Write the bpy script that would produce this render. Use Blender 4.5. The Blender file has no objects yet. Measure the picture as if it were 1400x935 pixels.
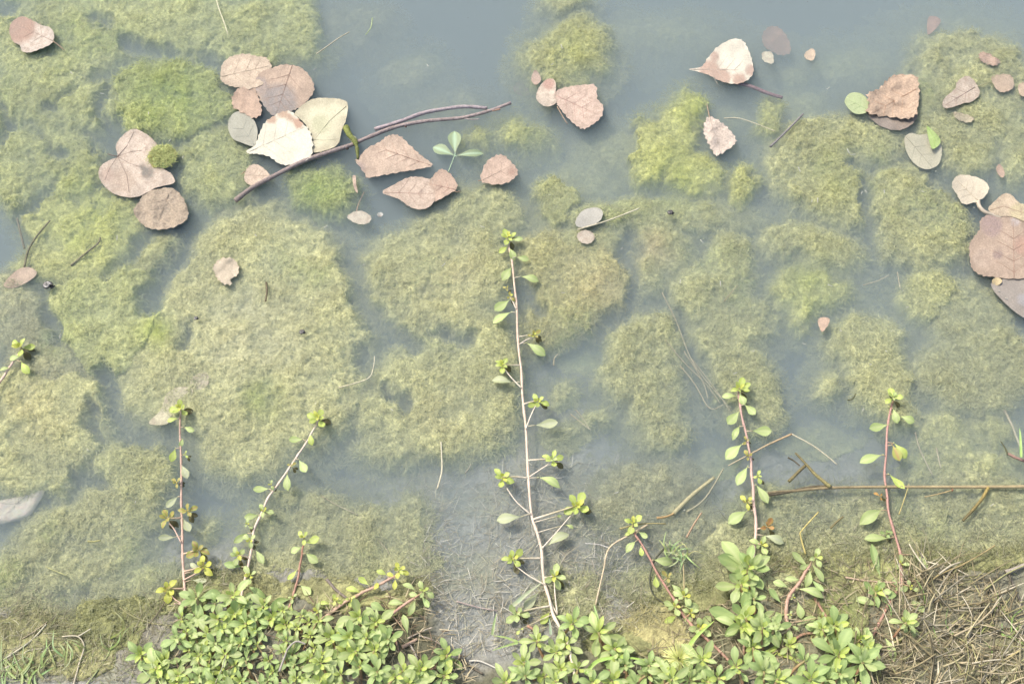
import bpy, math, random
import numpy as np
from mathutils import Vector, Matrix, geometry
random.seed(7); rng = np.random.default_rng(11)
scn = bpy.context.scene
# ---------------------------------------------------------------- camera
PITCH = math.radians(65); DIST = 1.2; HFOV = math.radians(50)
CAM = Vector((0, -DIST*math.cos(PITCH), DIST*math.sin(PITCH)))
cd = bpy.data.cameras.new("camera"); cam = bpy.data.objects.new("camera", cd)
scn.collection.objects.link(cam); scn.camera = cam
cam.location = CAM; cam.rotation_euler = (math.pi/2-PITCH, 0, 0)
cd.sensor_width = 36; cd.lens = 18/math.tan(HFOV/2); cd.clip_start = 0.02; cd.clip_end = 200
# ---------------------------------------------------------------- sky and sun
SUN = Vector((-0.46, 0.34, 0.82)).normalized()
w = bpy.data.worlds.new("World"); scn.world = w; w.use_nodes = True
nt = w.node_tree; bg = nt.nodes["Background"]
sky = nt.nodes.new("ShaderNodeTexSky"); sky.sky_type = 'NISHITA'; sky.sun_disc = False
sky.sun_elevation = math.asin(SUN.z); sky.sun_rotation = math.atan2(SUN.x, SUN.y)
sky.dust_density = 4.0; sky.air_density = 1.0; sky.ozone_density = 1.0
nt.links.new(sky.outputs[0], bg.inputs[0]); bg.inputs[1].default_value = 0.15
sd = bpy.data.lights.new("sun", 'SUN'); sun = bpy.data.objects.new("sun", sd)
scn.collection.objects.link(sun); sd.energy = 2.0; sd.angle = math.radians(0.53); sd.color = (1, 0.955, 0.89)
sun.rotation_euler = SUN.to_track_quat('Z', 'Y').to_euler(); sun.location = SUN*3
# ---------------------------------------------------------------- exposure and sampling
scn.view_settings.view_transform = 'Standard'; scn.view_settings.look = 'None'
scn.view_settings.exposure = 0.85; scn.view_settings.gamma = 1; scn.view_settings.use_curve_mapping = False
cy = scn.cycles
cy.max_bounces = 4; cy.diffuse_bounces = 2; cy.glossy_bounces = 1; cy.transmission_bounces = 2
cy.volume_bounces = 1; cy.transparent_max_bounces = 8; cy.caustics_reflective = False; cy.caustics_refractive = False
cy.use_denoising = True; cy.sample_clamp_indirect = 4

# ---------------------------------------------------------------- helpers
TP = math.tan(HFOV/2); cs, sn = math.cos(PITCH), math.sin(PITCH)
def P(px, py, z=0.0):
    """the place on the level z that the photograph shows at (px, py)"""
    u = (px-700)/700*TP; v = -(py-467.5)/700*TP
    d = Vector((u, cs+v*sn, -sn+v*cs)); t = (z-CAM.z)/d.z
    return CAM + d*t
def unproj(X, Y, z=-0.008):
    """numpy: the photograph's pixel of world points"""
    dx = X-CAM.x; dy = Y-CAM.y; dz = z-CAM.z
    f = dy*cs - dz*sn; up = dy*sn + dz*cs
    return 700+dx/f/TP*700, 467.5-up/f/TP*700
def mm(px, py): return (P(px+1, py)-P(px, py)).x        # metres per pixel there
def C(ox, oy, s, pts): return [(ox+x/s, oy+y/s) for x, y in pts]
def lin(c):
    c = c/255.0; return c/12.92 if c <= 0.04045 else ((c+0.055)/1.055)**2.4
def K(r, g, b, k=0.56): return (lin(r)*k, lin(g)*k, lin(b)*k)
def mix(a, b, t): return tuple(a[i]*(1-t)+b[i]*t for i in range(3))
_T = rng.random((256, 256))
def vn(x, y):
    x = np.asarray(x, float); y = np.asarray(y, float)
    xi = np.floor(x).astype(int); yi = np.floor(y).astype(int); fx = x-xi; fy = y-yi
    fx = fx*fx*(3-2*fx); fy = fy*fy*(3-2*fy)
    a = _T[xi & 255, yi & 255]; b = _T[(xi+1) & 255, yi & 255]; c = _T[xi & 255, (yi+1) & 255]; d = _T[(xi+1) & 255, (yi+1) & 255]
    return (a*(1-fx)+b*fx)*(1-fy)+(c*(1-fx)+d*fx)*fy
def fbm(x, y, o=4, seed=0.0):
    s = 0; a = .5; t = 0
    for i in range(o):
        s = s+a*vn(x*2**i+seed+17.3*i, y*2**i+seed*1.7+9.1*i); t += a; a *= .5
    return s/t*2-1                                    # -1..1
def smooth(a, b, x):
    t = np.clip((x-a)/(b-a), 0, 1); return t*t*(3-2*t)
def GP(px, py, z):
    q = P(px, py, 0.0); return P(px, py, max(z, float(bedz(np.array([q.x]), np.array([q.y]))[0])+.0025))
ORG = {}
def reg(o, org): ORG[o.name] = Vector(org); return o
def tag(o, label=None, cat=None, group=None, kind=None):
    if label: o['label'] = label
    if cat: o['category'] = cat
    if group: o['group'] = group
    if kind: o['kind'] = kind
    return o
def link(o): scn.collection.objects.link(o); return o
def thing(name, label, cat, loc, group=None):
    o = link(bpy.data.objects.new(name, None)); o.location = loc; o.empty_display_size = .01
    tag(o, label, cat, group); return reg(o, loc)
def raw_mesh(name, V, F, mat, cols=None, smooth_=True):
    V = np.asarray(V, dtype=np.float32).reshape(-1, 3)
    me = bpy.data.meshes.new(name)
    if isinstance(F, np.ndarray):
        n, k = F.shape
        me.vertices.add(len(V)); me.vertices.foreach_set('co', V.ravel())
        me.loops.add(n*k); me.loops.foreach_set('vertex_index', F.astype(np.int32).ravel())
        me.polygons.add(n); me.polygons.foreach_set('loop_start', np.arange(0, n*k, k, dtype=np.int32))
        me.update(calc_edges=True)
    else:
        me.from_pydata([tuple(map(float, v)) for v in V], [], F)
    if cols is not None:
        c = np.ones((len(V), 4), np.float32); c[:, :3] = np.asarray(cols, np.float32).reshape(-1, 3)
        a = me.color_attributes.new('Col', 'FLOAT_COLOR', 'POINT'); a.data.foreach_set('color', c.ravel())
    if smooth_: me.polygons.foreach_set('use_smooth', np.ones(len(me.polygons), bool))
    me.materials.append(mat); return me
def build(name, V, F, mat, cols=None, parent=None, org=None, smooth_=True):
    V = np.asarray(V, dtype=np.float64).reshape(-1, 3)
    o0 = ORG[parent.name] if parent is not None else (Vector(org) if org is not None else Vector((V[:, 0].mean(), V[:, 1].mean(), V[:, 2].min())))
    me = raw_mesh(name, V-np.array(o0), F, mat, cols, smooth_)
    o = link(bpy.data.objects.new(name, me))
    if parent is not None: o.parent = parent
    else: o.location = o0
    return reg(o, o0)
def inst(name, me, M, parent):
    o = link(bpy.data.objects.new(name, me)); o.parent = parent
    o.matrix_basis = Matrix.Translation(-ORG[parent.name]) @ M
    return reg(o, M.translation)

# ---------------------------------------------------------------- materials
def material(name, rough=0.7, scale=300, amt=0.25, bump=0.0, bscale=500, trans=0.0, spec=0.4, blotch=None, hue=0.0, retic=0):
    m = bpy.data.materials.new(name); m.use_nodes = True; n = m.node_tree; b = n.nodes['Principled BSDF']
    b.inputs['Roughness'].default_value = rough; b.inputs['Specular IOR Level'].default_value = spec
    at = n.nodes.new('ShaderNodeAttribute'); at.attribute_name = 'Col'
    tc = n.nodes.new('ShaderNodeTexCoord'); nz = n.nodes.new('ShaderNodeTexNoise')
    nz.inputs['Scale'].default_value = scale; nz.inputs['Detail'].default_value = 6; nz.inputs['Roughness'].default_value = .65
    n.links.new(tc.outputs['Object'], nz.inputs['Vector'])
    mr = n.nodes.new('ShaderNodeMapRange'); mr.inputs[1].default_value = .3; mr.inputs[2].default_value = .7
    mr.inputs[3].default_value = 1-amt; mr.inputs[4].default_value = 1+amt
    n.links.new(nz.outputs[0], mr.inputs[0])
    oi = n.nodes.new('ShaderNodeObjectInfo'); m2 = n.nodes.new('ShaderNodeMapRange')
    m2.inputs[3].default_value = 1-hue; m2.inputs[4].default_value = 1+hue; n.links.new(oi.outputs['Random'], m2.inputs[0])
    mu = n.nodes.new('ShaderNodeMath'); mu.operation = 'MULTIPLY'; n.links.new(mr.outputs[0], mu.inputs[0]); n.links.new(m2.outputs[0], mu.inputs[1])
    vm = n.nodes.new('ShaderNodeVectorMath'); vm.operation = 'SCALE'
    n.links.new(at.outputs['Color'], vm.inputs[0]); n.links.new(mu.outputs[0], vm.inputs['Scale'])
    col = vm.outputs[0]
    if blotch:
        n2 = n.nodes.new('ShaderNodeTexNoise'); n2.inputs['Scale'].default_value = blotch[0]; n2.inputs['Detail'].default_value = 5
        n.links.new(tc.outputs['Object'], n2.inputs['Vector'])
        r2 = n.nodes.new('ShaderNodeMapRange'); r2.inputs[1].default_value = blotch[1]; r2.inputs[2].default_value = blotch[2]; r2.inputs[4].default_value = blotch[3]
        n.links.new(n2.outputs[0], r2.inputs[0])
        mx = n.nodes.new('ShaderNodeMix'); mx.data_type = 'RGBA'; n.links.new(r2.outputs[0], mx.inputs[0])
        n.links.new(col, mx.inputs[6]); mx.inputs[7].default_value = (*blotch[4], 1); col = mx.outputs[2]
    if retic:
        vo = n.nodes.new('ShaderNodeTexVoronoi'); vo.feature = 'DISTANCE_TO_EDGE'; vo.inputs['Scale'].default_value = retic
        n.links.new(tc.outputs['Object'], vo.inputs['Vector']); r3 = n.nodes.new('ShaderNodeMapRange')
        r3.inputs[1].default_value = 0; r3.inputs[2].default_value = .12; r3.inputs[3].default_value = .86; r3.inputs[4].default_value = 1.02
        n.links.new(vo.outputs['Distance'], r3.inputs[0]); v3 = n.nodes.new('ShaderNodeVectorMath'); v3.operation = 'SCALE'
        n.links.new(col, v3.inputs[0]); n.links.new(r3.outputs[0], v3.inputs['Scale']); col = v3.outputs[0]
    n.links.new(col, b.inputs['Base Color'])
    if bump:
        nb = n.nodes.new('ShaderNodeTexNoise'); nb.inputs['Scale'].default_value = bscale; nb.inputs['Detail'].default_value = 5
        n.links.new(tc.outputs['Object'], nb.inputs['Vector'])
        bp = n.nodes.new('ShaderNodeBump'); bp.inputs['Strength'].default_value = bump; bp.inputs['Distance'].default_value = .0012
        n.links.new(nb.outputs[0], bp.inputs['Height']); n.links.new(bp.outputs[0], b.inputs['Normal'])
    if trans:
        tb = n.nodes.new('ShaderNodeBsdfTranslucent'); n.links.new(col, tb.inputs[0])
        ms = n.nodes.new('ShaderNodeMixShader'); ms.inputs[0].default_value = trans
        out = n.nodes['Material Output']; n.links.new(b.outputs[0], ms.inputs[1]); n.links.new(tb.outputs[0], ms.inputs[2]); n.links.new(ms.outputs[0], out.inputs[0])
    return m
M_mud = material('mud', .75, 260, .3, .9, 420, spec=.3)
M_alg = material('algae', .8, 450, .38, 1.0, 700, spec=.15)
M_fib = material('algae_filament', .7, 90, .22, trans=.25, spec=.2)
M_dead = material('dead_leaf', .6, 520, .26, .35, 1100, trans=.12, spec=.3, blotch=(150, .48, .66, .5, K(192, 168, 146)), retic=520)
M_crum = material('crumbled_leaf', .7, 420, .34, 1.0, 900, trans=.05, spec=.3)
M_pale = material('pale_leaf', .55, 420, .12, .3, 800, trans=.15, spec=.3, retic=420)
M_vein = material('leaf_vein', .6, 300, .12)
M_green = material('green_leaf', .42, 160, .14, .25, 500, trans=.3, spec=.45, hue=.12)
M_stem = material('red_stem', .5, 220, .22, .3, 500, spec=.4)
M_bark = material('bark', .75, 260, .35, .9, 500, spec=.25)
M_straw = material('straw', .6, 260, .25, .3, 600, spec=.3, hue=.2)
M_stone = material('stone', .7, 120, .18, .8, 220, spec=.3)
M_shell = material('snail_shell', .25, 400, .3, .2, 500, spec=.6)

# ---------------------------------------------------------------- pond bed and water
_sh = np.array([(-900, 900), (-200, 850), (0, 842), (60, 852), (110, 880), (150, 872), (230, 822), (330, 800), (430, 800), (540, 806), (590, 840), (630, 905), (700, 905), (760, 880), (850, 866),
                (900, 838), (960, 812), (1040, 772), (1150, 752), (1250, 758), (1320, 772), (1400, 752), (1900, 720)], float)
_fac = np.array([(-500, 1.0), (200, 1.4), (330, 1.6), (480, 1.2), (600, .6), (700, .36), (800, .42), (900, .7), (1000, 1.0), (1400, 1.0)], float)
_dep = np.array([(-2500, .30), (-500, .075), (-160, .022), (-60, .009), (0, 0), (30, -.005), (80, -.013), (140, -.026), (200, -.045), (300, -.085), (420, -.13), (700, -.2), (3000, -.3)], float)
def bedz(X, Y):
    px, py = unproj(X, Y, 0.0)
    far = (Y > 0.9) | (Y < -.5)
    py = np.where(Y < -.5, 1080+(-.5-Y)*900, np.where(Y > .9, -300-(Y-.9)*600, py)); px = np.clip(px, -800, 1900)
    ws = fbm(X*18, Y*18, 4, 3.1)*15
    d = np.interp(px, _sh[:, 0], _sh[:, 1])-py+ws
    d = np.where(d > 0, d*np.interp(px, _fac[:, 0], _fac[:, 1]), d)
    z = np.interp(d, _dep[:, 0], _dep[:, 1])
    return z+fbm(X*40, Y*40, 4, 8.8)*.0035+fbm(X*160, Y*160, 3, 1.8)*.0018
def grid_mesh(xs, ys):
    X, Y = np.meshgrid(xs, ys); nx, ny = len(xs), len(ys)
    i = np.arange(nx*ny).reshape(ny, nx)
    F = np.stack([i[:-1, :-1], i[:-1, 1:], i[1:, 1:], i[1:, :-1]], -1).reshape(-1, 4)
    return X.ravel(), Y.ravel(), F
xs = np.concatenate([np.linspace(-8, -.95, 14)[:-1], np.linspace(-.95, .95, 560), np.linspace(.95, 8, 14)[1:]])
ys = np.concatenate([np.linspace(-8, -.5, 14)[:-1], np.linspace(-.5, .2, 330), np.linspace(.2, 8, 20)[1:]])
X, Y, F = grid_mesh(xs, ys); Z = bedz(X, Y)
t1 = smooth(-.35, .4, fbm(X*14, Y*14, 4, 5.5)); t2 = smooth(-.1, .6, fbm(X*45, Y*45, 4, 2.2))
ca, cb, cc = np.array(K(174, 174, 164)), np.array(K(160, 156, 140)), np.array(K(168, 170, 130))
col = ca*(1-t1)[:, None]+cb*t1[:, None]; col = col*(1-.5*t2)[:, None]+cc*(.5*t2)[:, None]
pxb, pyb = unproj(X, Y, 0.0)
dk = np.maximum(smooth(-.001, .005, Z)*smooth(230, 330, pxb)*(1-smooth(-40, -10, -pyb+820)*0), smooth(.0, .6, fbm(X*30, Y*30, 4, 41))*.5*smooth(-.012, 0, Z))*(.55+.45*t1)
cd_ = np.array(K(110, 108, 78)); col = col*(1-.9*dk)[:, None]+cd_*(.9*dk)[:, None]
gm = smooth(700, 900, pxb)*smooth(-.02, -.006, Z)*(.5+.5*t2); col = col*(1-.75*gm)[:, None]+np.array(K(160, 156, 116))*(.75*gm)[:, None]
bed = build('pond_bed', np.stack([X, Y, Z], 1), F, M_mud, col, org=(0, 0, 0)); tag(bed, 'grey brown mud of the pond bed and bank', None, None, 'structure')
# water: murky body, silt in suspension
mw = bpy.data.materials.new('murky_water'); mw.use_nodes = True; n = mw.node_tree; n.nodes.remove(n.nodes['Principled BSDF'])
vs = n.nodes.new('ShaderNodeVolumePrincipled'); vs.inputs['Color'].default_value = (.60, .70, .70, 1)
vs.inputs['Density'].default_value = 24; vs.inputs['Anisotropy'].default_value = 0.0
n.links.new(vs.outputs[0], n.nodes['Material Output'].inputs['Volume'])
bx = [(x, y, z) for z in (-.6, 0) for y in (-7.5, 7.5) for x in (-7.5, 7.5)]
wat = build('water', bx, [(0, 2, 3, 1), (4, 5, 7, 6), (0, 1, 5, 4), (1, 3, 7, 5), (3, 2, 6, 7), (2, 0, 4, 6)], mw, org=(0, 0, 0), smooth_=False)
tag(wat, 'still murky blue grey pond water', None, None, 'structure')

# ---------------------------------------------------------------- algae mats
OL, BR, YE, PA, DU = K(206, 207, 150), K(198, 207, 138), K(212, 214, 136), K(226, 224, 166), K(186, 186, 146)
#  label, depth of the top (m), softness px, colour, ellipses (cx, cy, rx, ry, degrees), filament density
MATS = [
 ('broad olive algae sheet under the two-tone fallen leaf in the corner', -.006, 26, mix(OL, BR, .5), [(70, 45, 120, 62, 0), (190, 25, 130, 55, 0), (330, 42, 100, 50, 0), (395, 30, 45, 48, 0)], .7),
 ('faint sunken algae wisp beside the floating pale grass stalk', -.030, 30, DU, [(480, 15, 50, 35, 0)], .8),
 ('bright green oval algae cushion with a dark crease above the purple leaf', -.003, 14, BR, [(236, 137, 80, 54, 5)], 1),
 ('knobbly olive algae ridge running down beside the green cushion', -.006, 18, mix(OL, BR, .5), [(55, 125, 62, 48, 0), (125, 150, 38, 34, -30), (95, 178, 40, 26, -30)], .8),
 ('olive algae lobes at the edge of the pond left of the purple leaf', -.008, 18, mix(OL, BR, .5), [(25, 235, 40, 62, 0), (95, 228, 46, 44, -20), (5, 170, 26, 30, 0)], .8),
 ('ragged algae clump between the purple leaf and the long twig', -.009, 24, mix(OL, BR, .5), [(297, 232, 52, 52, 10), (262, 215, 22, 22, 0)], 1.1),
 ('small round bright green algae ball under the long twig', -.004, 16, BR, [(441, 259, 45, 31, 5)], 1.2),
 ('yellow green algae slope with a sunken dark twig lying on it', -.006, 20, mix(OL, YE, .5), [(120, 320, 92, 52, -32), (55, 355, 45, 30, -20), (70, 300, 40, 34, -40)], .6),
 ('small curved algae hook below the crumbled brown leaf', -.010, 16, OL, [(222, 350, 22, 32, 30), (195, 372, 22, 12, 0)], .9),
 ('green algae mat beside the large round snail', -.004, 20, mix(OL, BR, .5), [(120, 425, 58, 50, -10), (180, 420, 52, 62, 0), (150, 470, 60, 40, 0)], .6),
 ('dull algae film around the green sprig at the left edge', -.010, 26, DU, [(20, 440, 60, 45, 0), (60, 500, 60, 40, 0), (20, 385, 34, 26, 0)], .8),
 ('great pale granular algae mat with the small crinkled leaf on it', -.0045, 34, mix(OL, PA, .55), [(365, 420, 150, 130, 12), (310, 490, 120, 110, 0), (245, 430, 40, 80, 20), (230, 520, 75, 62, 0), (400, 520, 100, 100, 0), (335, 600, 70, 58, 0), (330, 320, 70, 40, -20)], .9),
 ('wide pale algae mat at the left edge above the submerged white stone', -.007, 26, mix(OL, PA, .4), [(55, 580, 92, 82, 0), (20, 640, 60, 40, 0), (80, 540, 60, 40, 0)], .8),
 ('olive algae tongue reaching down beside the red-stemmed runner', -.009, 24, OL, [(185, 645, 52, 48, 0), (195, 690, 36, 36, 0), (75, 668, 16, 14, 0)], 1.1),
 ('spreading algae sheet on the shallow mud below the white stone', -.010, 30, mix(OL, DU, .4), [(110, 745, 95, 58, 0), (50, 790, 70, 50, 0), (150, 700, 60, 40, 0), (180, 800, 60, 30, 0)], 1),
 ('dark green algae mound with a steep edge on the left mud', .001, 10, mix(OL, K(120, 124, 70), .6), [(155, 850, 46, 36, -25), (190, 825, 30, 22, -20)], 1),
 ('round pale algae mat left of the tallest runner', -.008, 26, mix(OL, PA, .45), [(590, 385, 98, 72, 10), (620, 440, 75, 40, 20), (640, 355, 70, 60, 0), (560, 335, 55, 28, 0)], 1),
 ('fluffy algae lobe below the small serrated pink leaf', -.009, 26, mix(OL, PA, .2), [(655, 285, 64, 36, 15), (610, 310, 44, 22, 0)], 1.1),
 ('horseshoe algae mat around a dark hole left of the tall runner', -.009, 26, mix(OL, PA, .3), [(585, 520, 72, 50, 0), (600, 580, 90, 48, 10), (510, 560, 24, 34, 0), (670, 520, 42, 90, 0), (545, 608, 50, 22, 0), (665, 608, 18, 14, 0)], 1.1),
 ('straw tinted algae mat just right of the tall runner top', -.008, 24, mix(OL, K(200, 190, 130), .4), [(795, 390, 70, 62, 0), (755, 440, 42, 32, -20), (745, 345, 40, 36, 0)], 1.1),
 ('long algae bank under the snail and the thin straw', -.010, 30, OL, [(880, 295, 140, 26, 0), (890, 345, 52, 42, 0), (800, 335, 60, 24, 0)], 1.2),
 ('twin lobed algae mat with fine hair right of the dark channel', -.011, 28, OL, [(1000, 365, 42, 48, 0), (950, 400, 34, 40, 0), (1010, 430, 50, 38, 20)], 1.2),
 ('upright shaggy algae column beside the sunken straws', -.012, 30, mix(OL, DU, .2), [(880, 470, 52, 48, 0), (900, 540, 44, 62, 0), (850, 510, 34, 40, 0), (905, 595, 30, 26, 0)], 1.5),
 ('shaggy algae slab between the sunken straws and the third runner', -.012, 28, mix(OL, DU, .1), [(985, 475, 42, 42, 0), (1020, 520, 52, 50, 20), (1050, 560, 28, 34, 0)], 1.3),
 ('domed algae tuft alone in open water at the top', -.009, 30, mix(OL, YE, .25), [(785, 64, 54, 44, 10), (750, 72, 38, 34, 0), (775, 92, 44, 26, 0)], 1.3),
 ('tiny algae tuft cut by the top edge of the pond view', -.010, 18, OL, [(775, -2, 24, 12, 0)], 1),
 ('small yellow green algae puff right of the twig tip', -.012, 26, YE, [(718, 178, 34, 18, 15), (660, 182, 16, 16, 0)], 1),
 ('blurred sunken algae puff below the serrated leaf pair', -.022, 34, OL, [(835, 200, 62, 38, 0), (800, 235, 60, 32, 0)], 1.1),
 ('vivid yellow green algae crest between the white leaf and lacy leaf', -.004, 22, YE, [(920, 190, 34, 38, -20), (945, 240, 42, 26, 10), (885, 205, 34, 40, 0), (945, 150, 22, 28, 0)], .7),
 ('little algae puff above the grey floating leaf', -.007, 20, mix(OL, YE, .4), [(768, 268, 30, 26, 0), (765, 295, 20, 16, 0)], 1.3),
 ('small oval algae puff under the lacy leaf stalk', -.010, 18, YE, [(1014, 250, 15, 26, 0)], 1),
 ('narrow bright algae puff below the purple stalk', -.010, 18, YE, [(1058, 158, 17, 20, 0)], 1),
 ('ghostly deep algae cloud under the open water by the long twig', -.030, 40, DU, [(560, 80, 40, 30, 0), (620, 130, 50, 26, 0)], .3),
 ('ghostly deep algae bank below the top right water', -.032, 44, OL, [(900, 30, 90, 24, 0), (1180, 70, 60, 34, 0), (1330, 15, 60, 18, 0)], .3),
 ('dim deep algae under the channel right of the tall runner', -.028, 40, OL, [(1120, 590, 70, 26, 0), (980, 620, 40, 24, 0), (800, 480, 40, 20, 0)], .3),
 ('faint deep algae cloud below the small floating leaf scrap', -.030, 34, mix(OL, YE, .3), [(1105, 135, 38, 30, 0), (1010, 140, 30, 28, 0), (1090, 85, 26, 16, 0)], 1),
 ('large kidney shaped algae mat with white specks', -.007, 24, mix(OL, PA, .1), [(1118, 225, 70, 60, 0), (1175, 190, 66, 30, 5), (1150, 265, 54, 46, 0)], 1.3),
 ('egg shaped algae mat beneath the pale submerged leaf', -.007, 24, mix(OL, PA, .1), [(1242, 268, 48, 48, 0), (1268, 315, 60, 48, 15), (1228, 325, 34, 32, 0)], 1.3),
 ('tall algae island carrying the purple lobed leaf', -.005, 24, mix(OL, PA, .15), [(1325, 95, 72, 58, 0), (1322, 150, 72, 66, 0), (1325, 205, 42, 34, 0), (1370, 120, 36, 68, 0)], 1.2),
 ('algae fringe cut by the right edge of the pond view', -.009, 24, OL, [(1398, 200, 28, 50, 0)], 1.2),
 ('squarish algae mat with frayed edges above the bright streaked mat', -.010, 28, OL, [(1090, 325, 42, 26, 0), (1135, 342, 42, 28, 10)], 1.3),
 ('bright streaked algae mat with blurred edges', -.013, 28, mix(OL, YE, .45), [(1100, 395, 42, 38, 0), (1145, 395, 34, 18, 0), (1098, 425, 20, 24, 0)], 1),
 ('pale algae mat beside the tiny heart shaped pink leaf', -.009, 28, mix(OL, PA, .2), [(1190, 470, 52, 40, 0), (1215, 525, 46, 46, 0), (1235, 560, 30, 26, 0), (1140, 530, 16, 20, 0)], 1.3),
 ('round green algae knob left of the big brown leaf', -.008, 20, mix(OL, YE, .2), [(1272, 398, 38, 34, 0)], 1.2),
 ('broad algae field below the big brown and dark leaves', -.012, 30, mix(OL, DU, .3), [(1335, 430, 60, 52, 0), (1350, 500, 82, 62, 0), (1290, 500, 34, 36, 0)], 1.3),
 ('blurred algae drift above the long floating reed', -.014, 34, mix(OL, YE, .2), [(1300, 590, 42, 34, 0), (1355, 585, 34, 26, 0), (1330, 635, 70, 30, 0), (1265, 645, 30, 16, 0)], 1.1),
 ('shallow algae bed below the long floating reed', -.006, 34, mix(OL, DU, .4), [(1180, 715, 130, 42, 0), (1330, 700, 100, 60, 0), (1060, 690, 60, 30, 0), (1085, 730, 60, 26, 0)], 1.2),
 ('wispy algae patch between the tall runner and the bent reed', -.010, 34, DU, [(890, 665, 70, 34, 0), (850, 700, 44, 34, 0), (940, 720, 40, 40, 0)], 1.2),
 ('lone starry algae tuft in the open channel beside the tall runner', -.016, 28, OL, [(772, 532, 18, 16, 0), (812, 575, 26, 12, -20), (770, 590, 26, 14, 0)], 1.4),
 ('brown olive algae bed on the shallows above the middle plants', -.009, 34, mix(OL, DU, .5), [(470, 730, 92, 44, 0), (410, 770, 60, 34, 0), (520, 770, 70, 40, 0), (440, 690, 40, 24, 0), (560, 720, 30, 44, 0)], 1.2),
 ('two small algae tufts in the dark channel between the left runners', -.014, 28, OL, [(392, 680, 26, 18, 0), (372, 722, 34, 28, 0), (285, 730, 16, 16, 0)], 1.4),
 ('mustard algae cushion on the mud beside the spiky sedge head', .003, 14, mix(OL, K(206, 190, 130), .6), [(893, 862, 36, 30, 0), (915, 885, 30, 20, 0)], 1.5),
 ('dingy algae film over the wet mud in the bottom left corner', .0, 20, mix(OL, K(140, 136, 92), .6), [(55, 862, 66, 22, -6), (110, 905, 40, 20, 0), (20, 900, 30, 20, 0)], 1.2),
 ('dingy algae film along the waterline above the middle leafy plants', .0, 18, mix(OL, K(140, 136, 92), .55), [(350, 806, 80, 18, 0), (470, 806, 70, 24, 0), (560, 820, 34, 26, 0), (250, 815, 34, 16, 0)], 1.2),
 ('mossy algae film on the mud around the right clump', .0, 22, mix(OL, K(132, 132, 84), .6), [(930, 820, 60, 26, 0), (1080, 775, 60, 18, 0), (1170, 790, 60, 26, 0), (1130, 850, 40, 30, 0), (1330, 765, 60, 14, 0), (850, 880, 40, 20, 0)], 1.2),
 ('thin algae film on the mud below the third runner', -.001, 26, mix(OL, DU, .5), [(1000, 745, 40, 26, 0), (1030, 790, 60, 24, 0), (900, 800, 50, 24, 0), (780, 815, 34, 26, 0)], 1),
]
CHAN = [([(-5, 5), (15, 12)], 8), ([(125, 28), (150, 36)], 6), ([(175, 62), (200, 70), (228, 74)], 9), ([(270, 80), (330, 95)], 10), ([(150, 105), (140, 150), (150, 175), (170, 165)], 6), ([(70, 145), (95, 128)], 5),
        ([(62, 205), (80, 210)], 7), ([(20, 300), (45, 285), (70, 250)], 8), ([(0, 150), (10, 180), (0, 200)], 7), ([(150, 250), (130, 210), (120, 175)], 4), ([(60, 390), (66, 430), (80, 460)], 8),
        ([(190, 330), (205, 335)], 11), ([(250, 325), (240, 355), (215, 395), (200, 420)], 12), ([(140, 505), (150, 560), (175, 590), (225, 600)], 12), ([(100, 650), (145, 655)], 12), ([(120, 560), (140, 600)], 8),
        ([(480, 340), (500, 420), (540, 455), (575, 465)], 12), ([(600, 450), (640, 470)], 9), ([(505, 500), (500, 470)], 8), ([(528, 532), (546, 542), (556, 560)], 8), ([(250, 470), (262, 440)], 3), ([(725, 390), (740, 425)], 9),
        ([(860, 330), (868, 380), (850, 420), (820, 450)], 11), ([(930, 430), (955, 500), (985, 560)], 10), ([(1060, 300), (1050, 260)], 9), ([(1185, 250), (1195, 300), (1190, 345)], 11), ([(1165, 225), (1195, 232)], 8), ([(1270, 215), (1285, 260)], 6)]
# frame-wide field: which mat lies where, and how far inside its rim
def mat_fields(X, Y):
    px, py = unproj(X, Y)
    wx = fbm(X*22, Y*22, 4, 1.3)*17+fbm(X*90, Y*90, 3, 6.3)*9; wy = fbm(X*22, Y*22, 4, 7.9)*15+fbm(X*90, Y*90, 3, 3.7)*9
    qx, qy = px+wx, py+wy
    ch = np.full(px.shape, 1e3)
    for pl, wd in CHAN:
        for (ax, ay), (bx_, by) in zip(pl[:-1], pl[1:]):
            t = np.clip(((qx-ax)*(bx_-ax)+(qy-ay)*(by-ay))/((bx_-ax)**2+(by-ay)**2), 0, 1)
            ch = np.minimum(ch, np.hypot(qx-ax-t*(bx_-ax), qy-ay-t*(by-ay))-wd)
    best = np.full(px.shape, -1e3); who = np.full(px.shape, -1)
    for i, (lb, zt, so, co, el, de) in enumerate(MATS):
        d = np.full(px.shape, -1e3)
        for cx, cy_, rx, ry, ro in el:
            a = math.radians(ro); dx = qx-cx; dy = qy-cy_
            u = (dx*math.cos(a)+dy*math.sin(a))/rx; v = (-dx*math.sin(a)+dy*math.cos(a))/ry
            d = np.maximum(d, (1-np.sqrt(u*u+v*v))*min(rx, ry)+(6 if zt > -.02 else 0))
        s = d < best; best = np.where(s, best, d); who = np.where(s, who, i)
    d = np.minimum(best, ch*1.8+5)
    return d, who
ZT = np.array([m[1]*(.6 if -.02 < m[1] < -.006 else 1) for m in MATS]); SO = np.array([m[2] for m in MATS], float)
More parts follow.
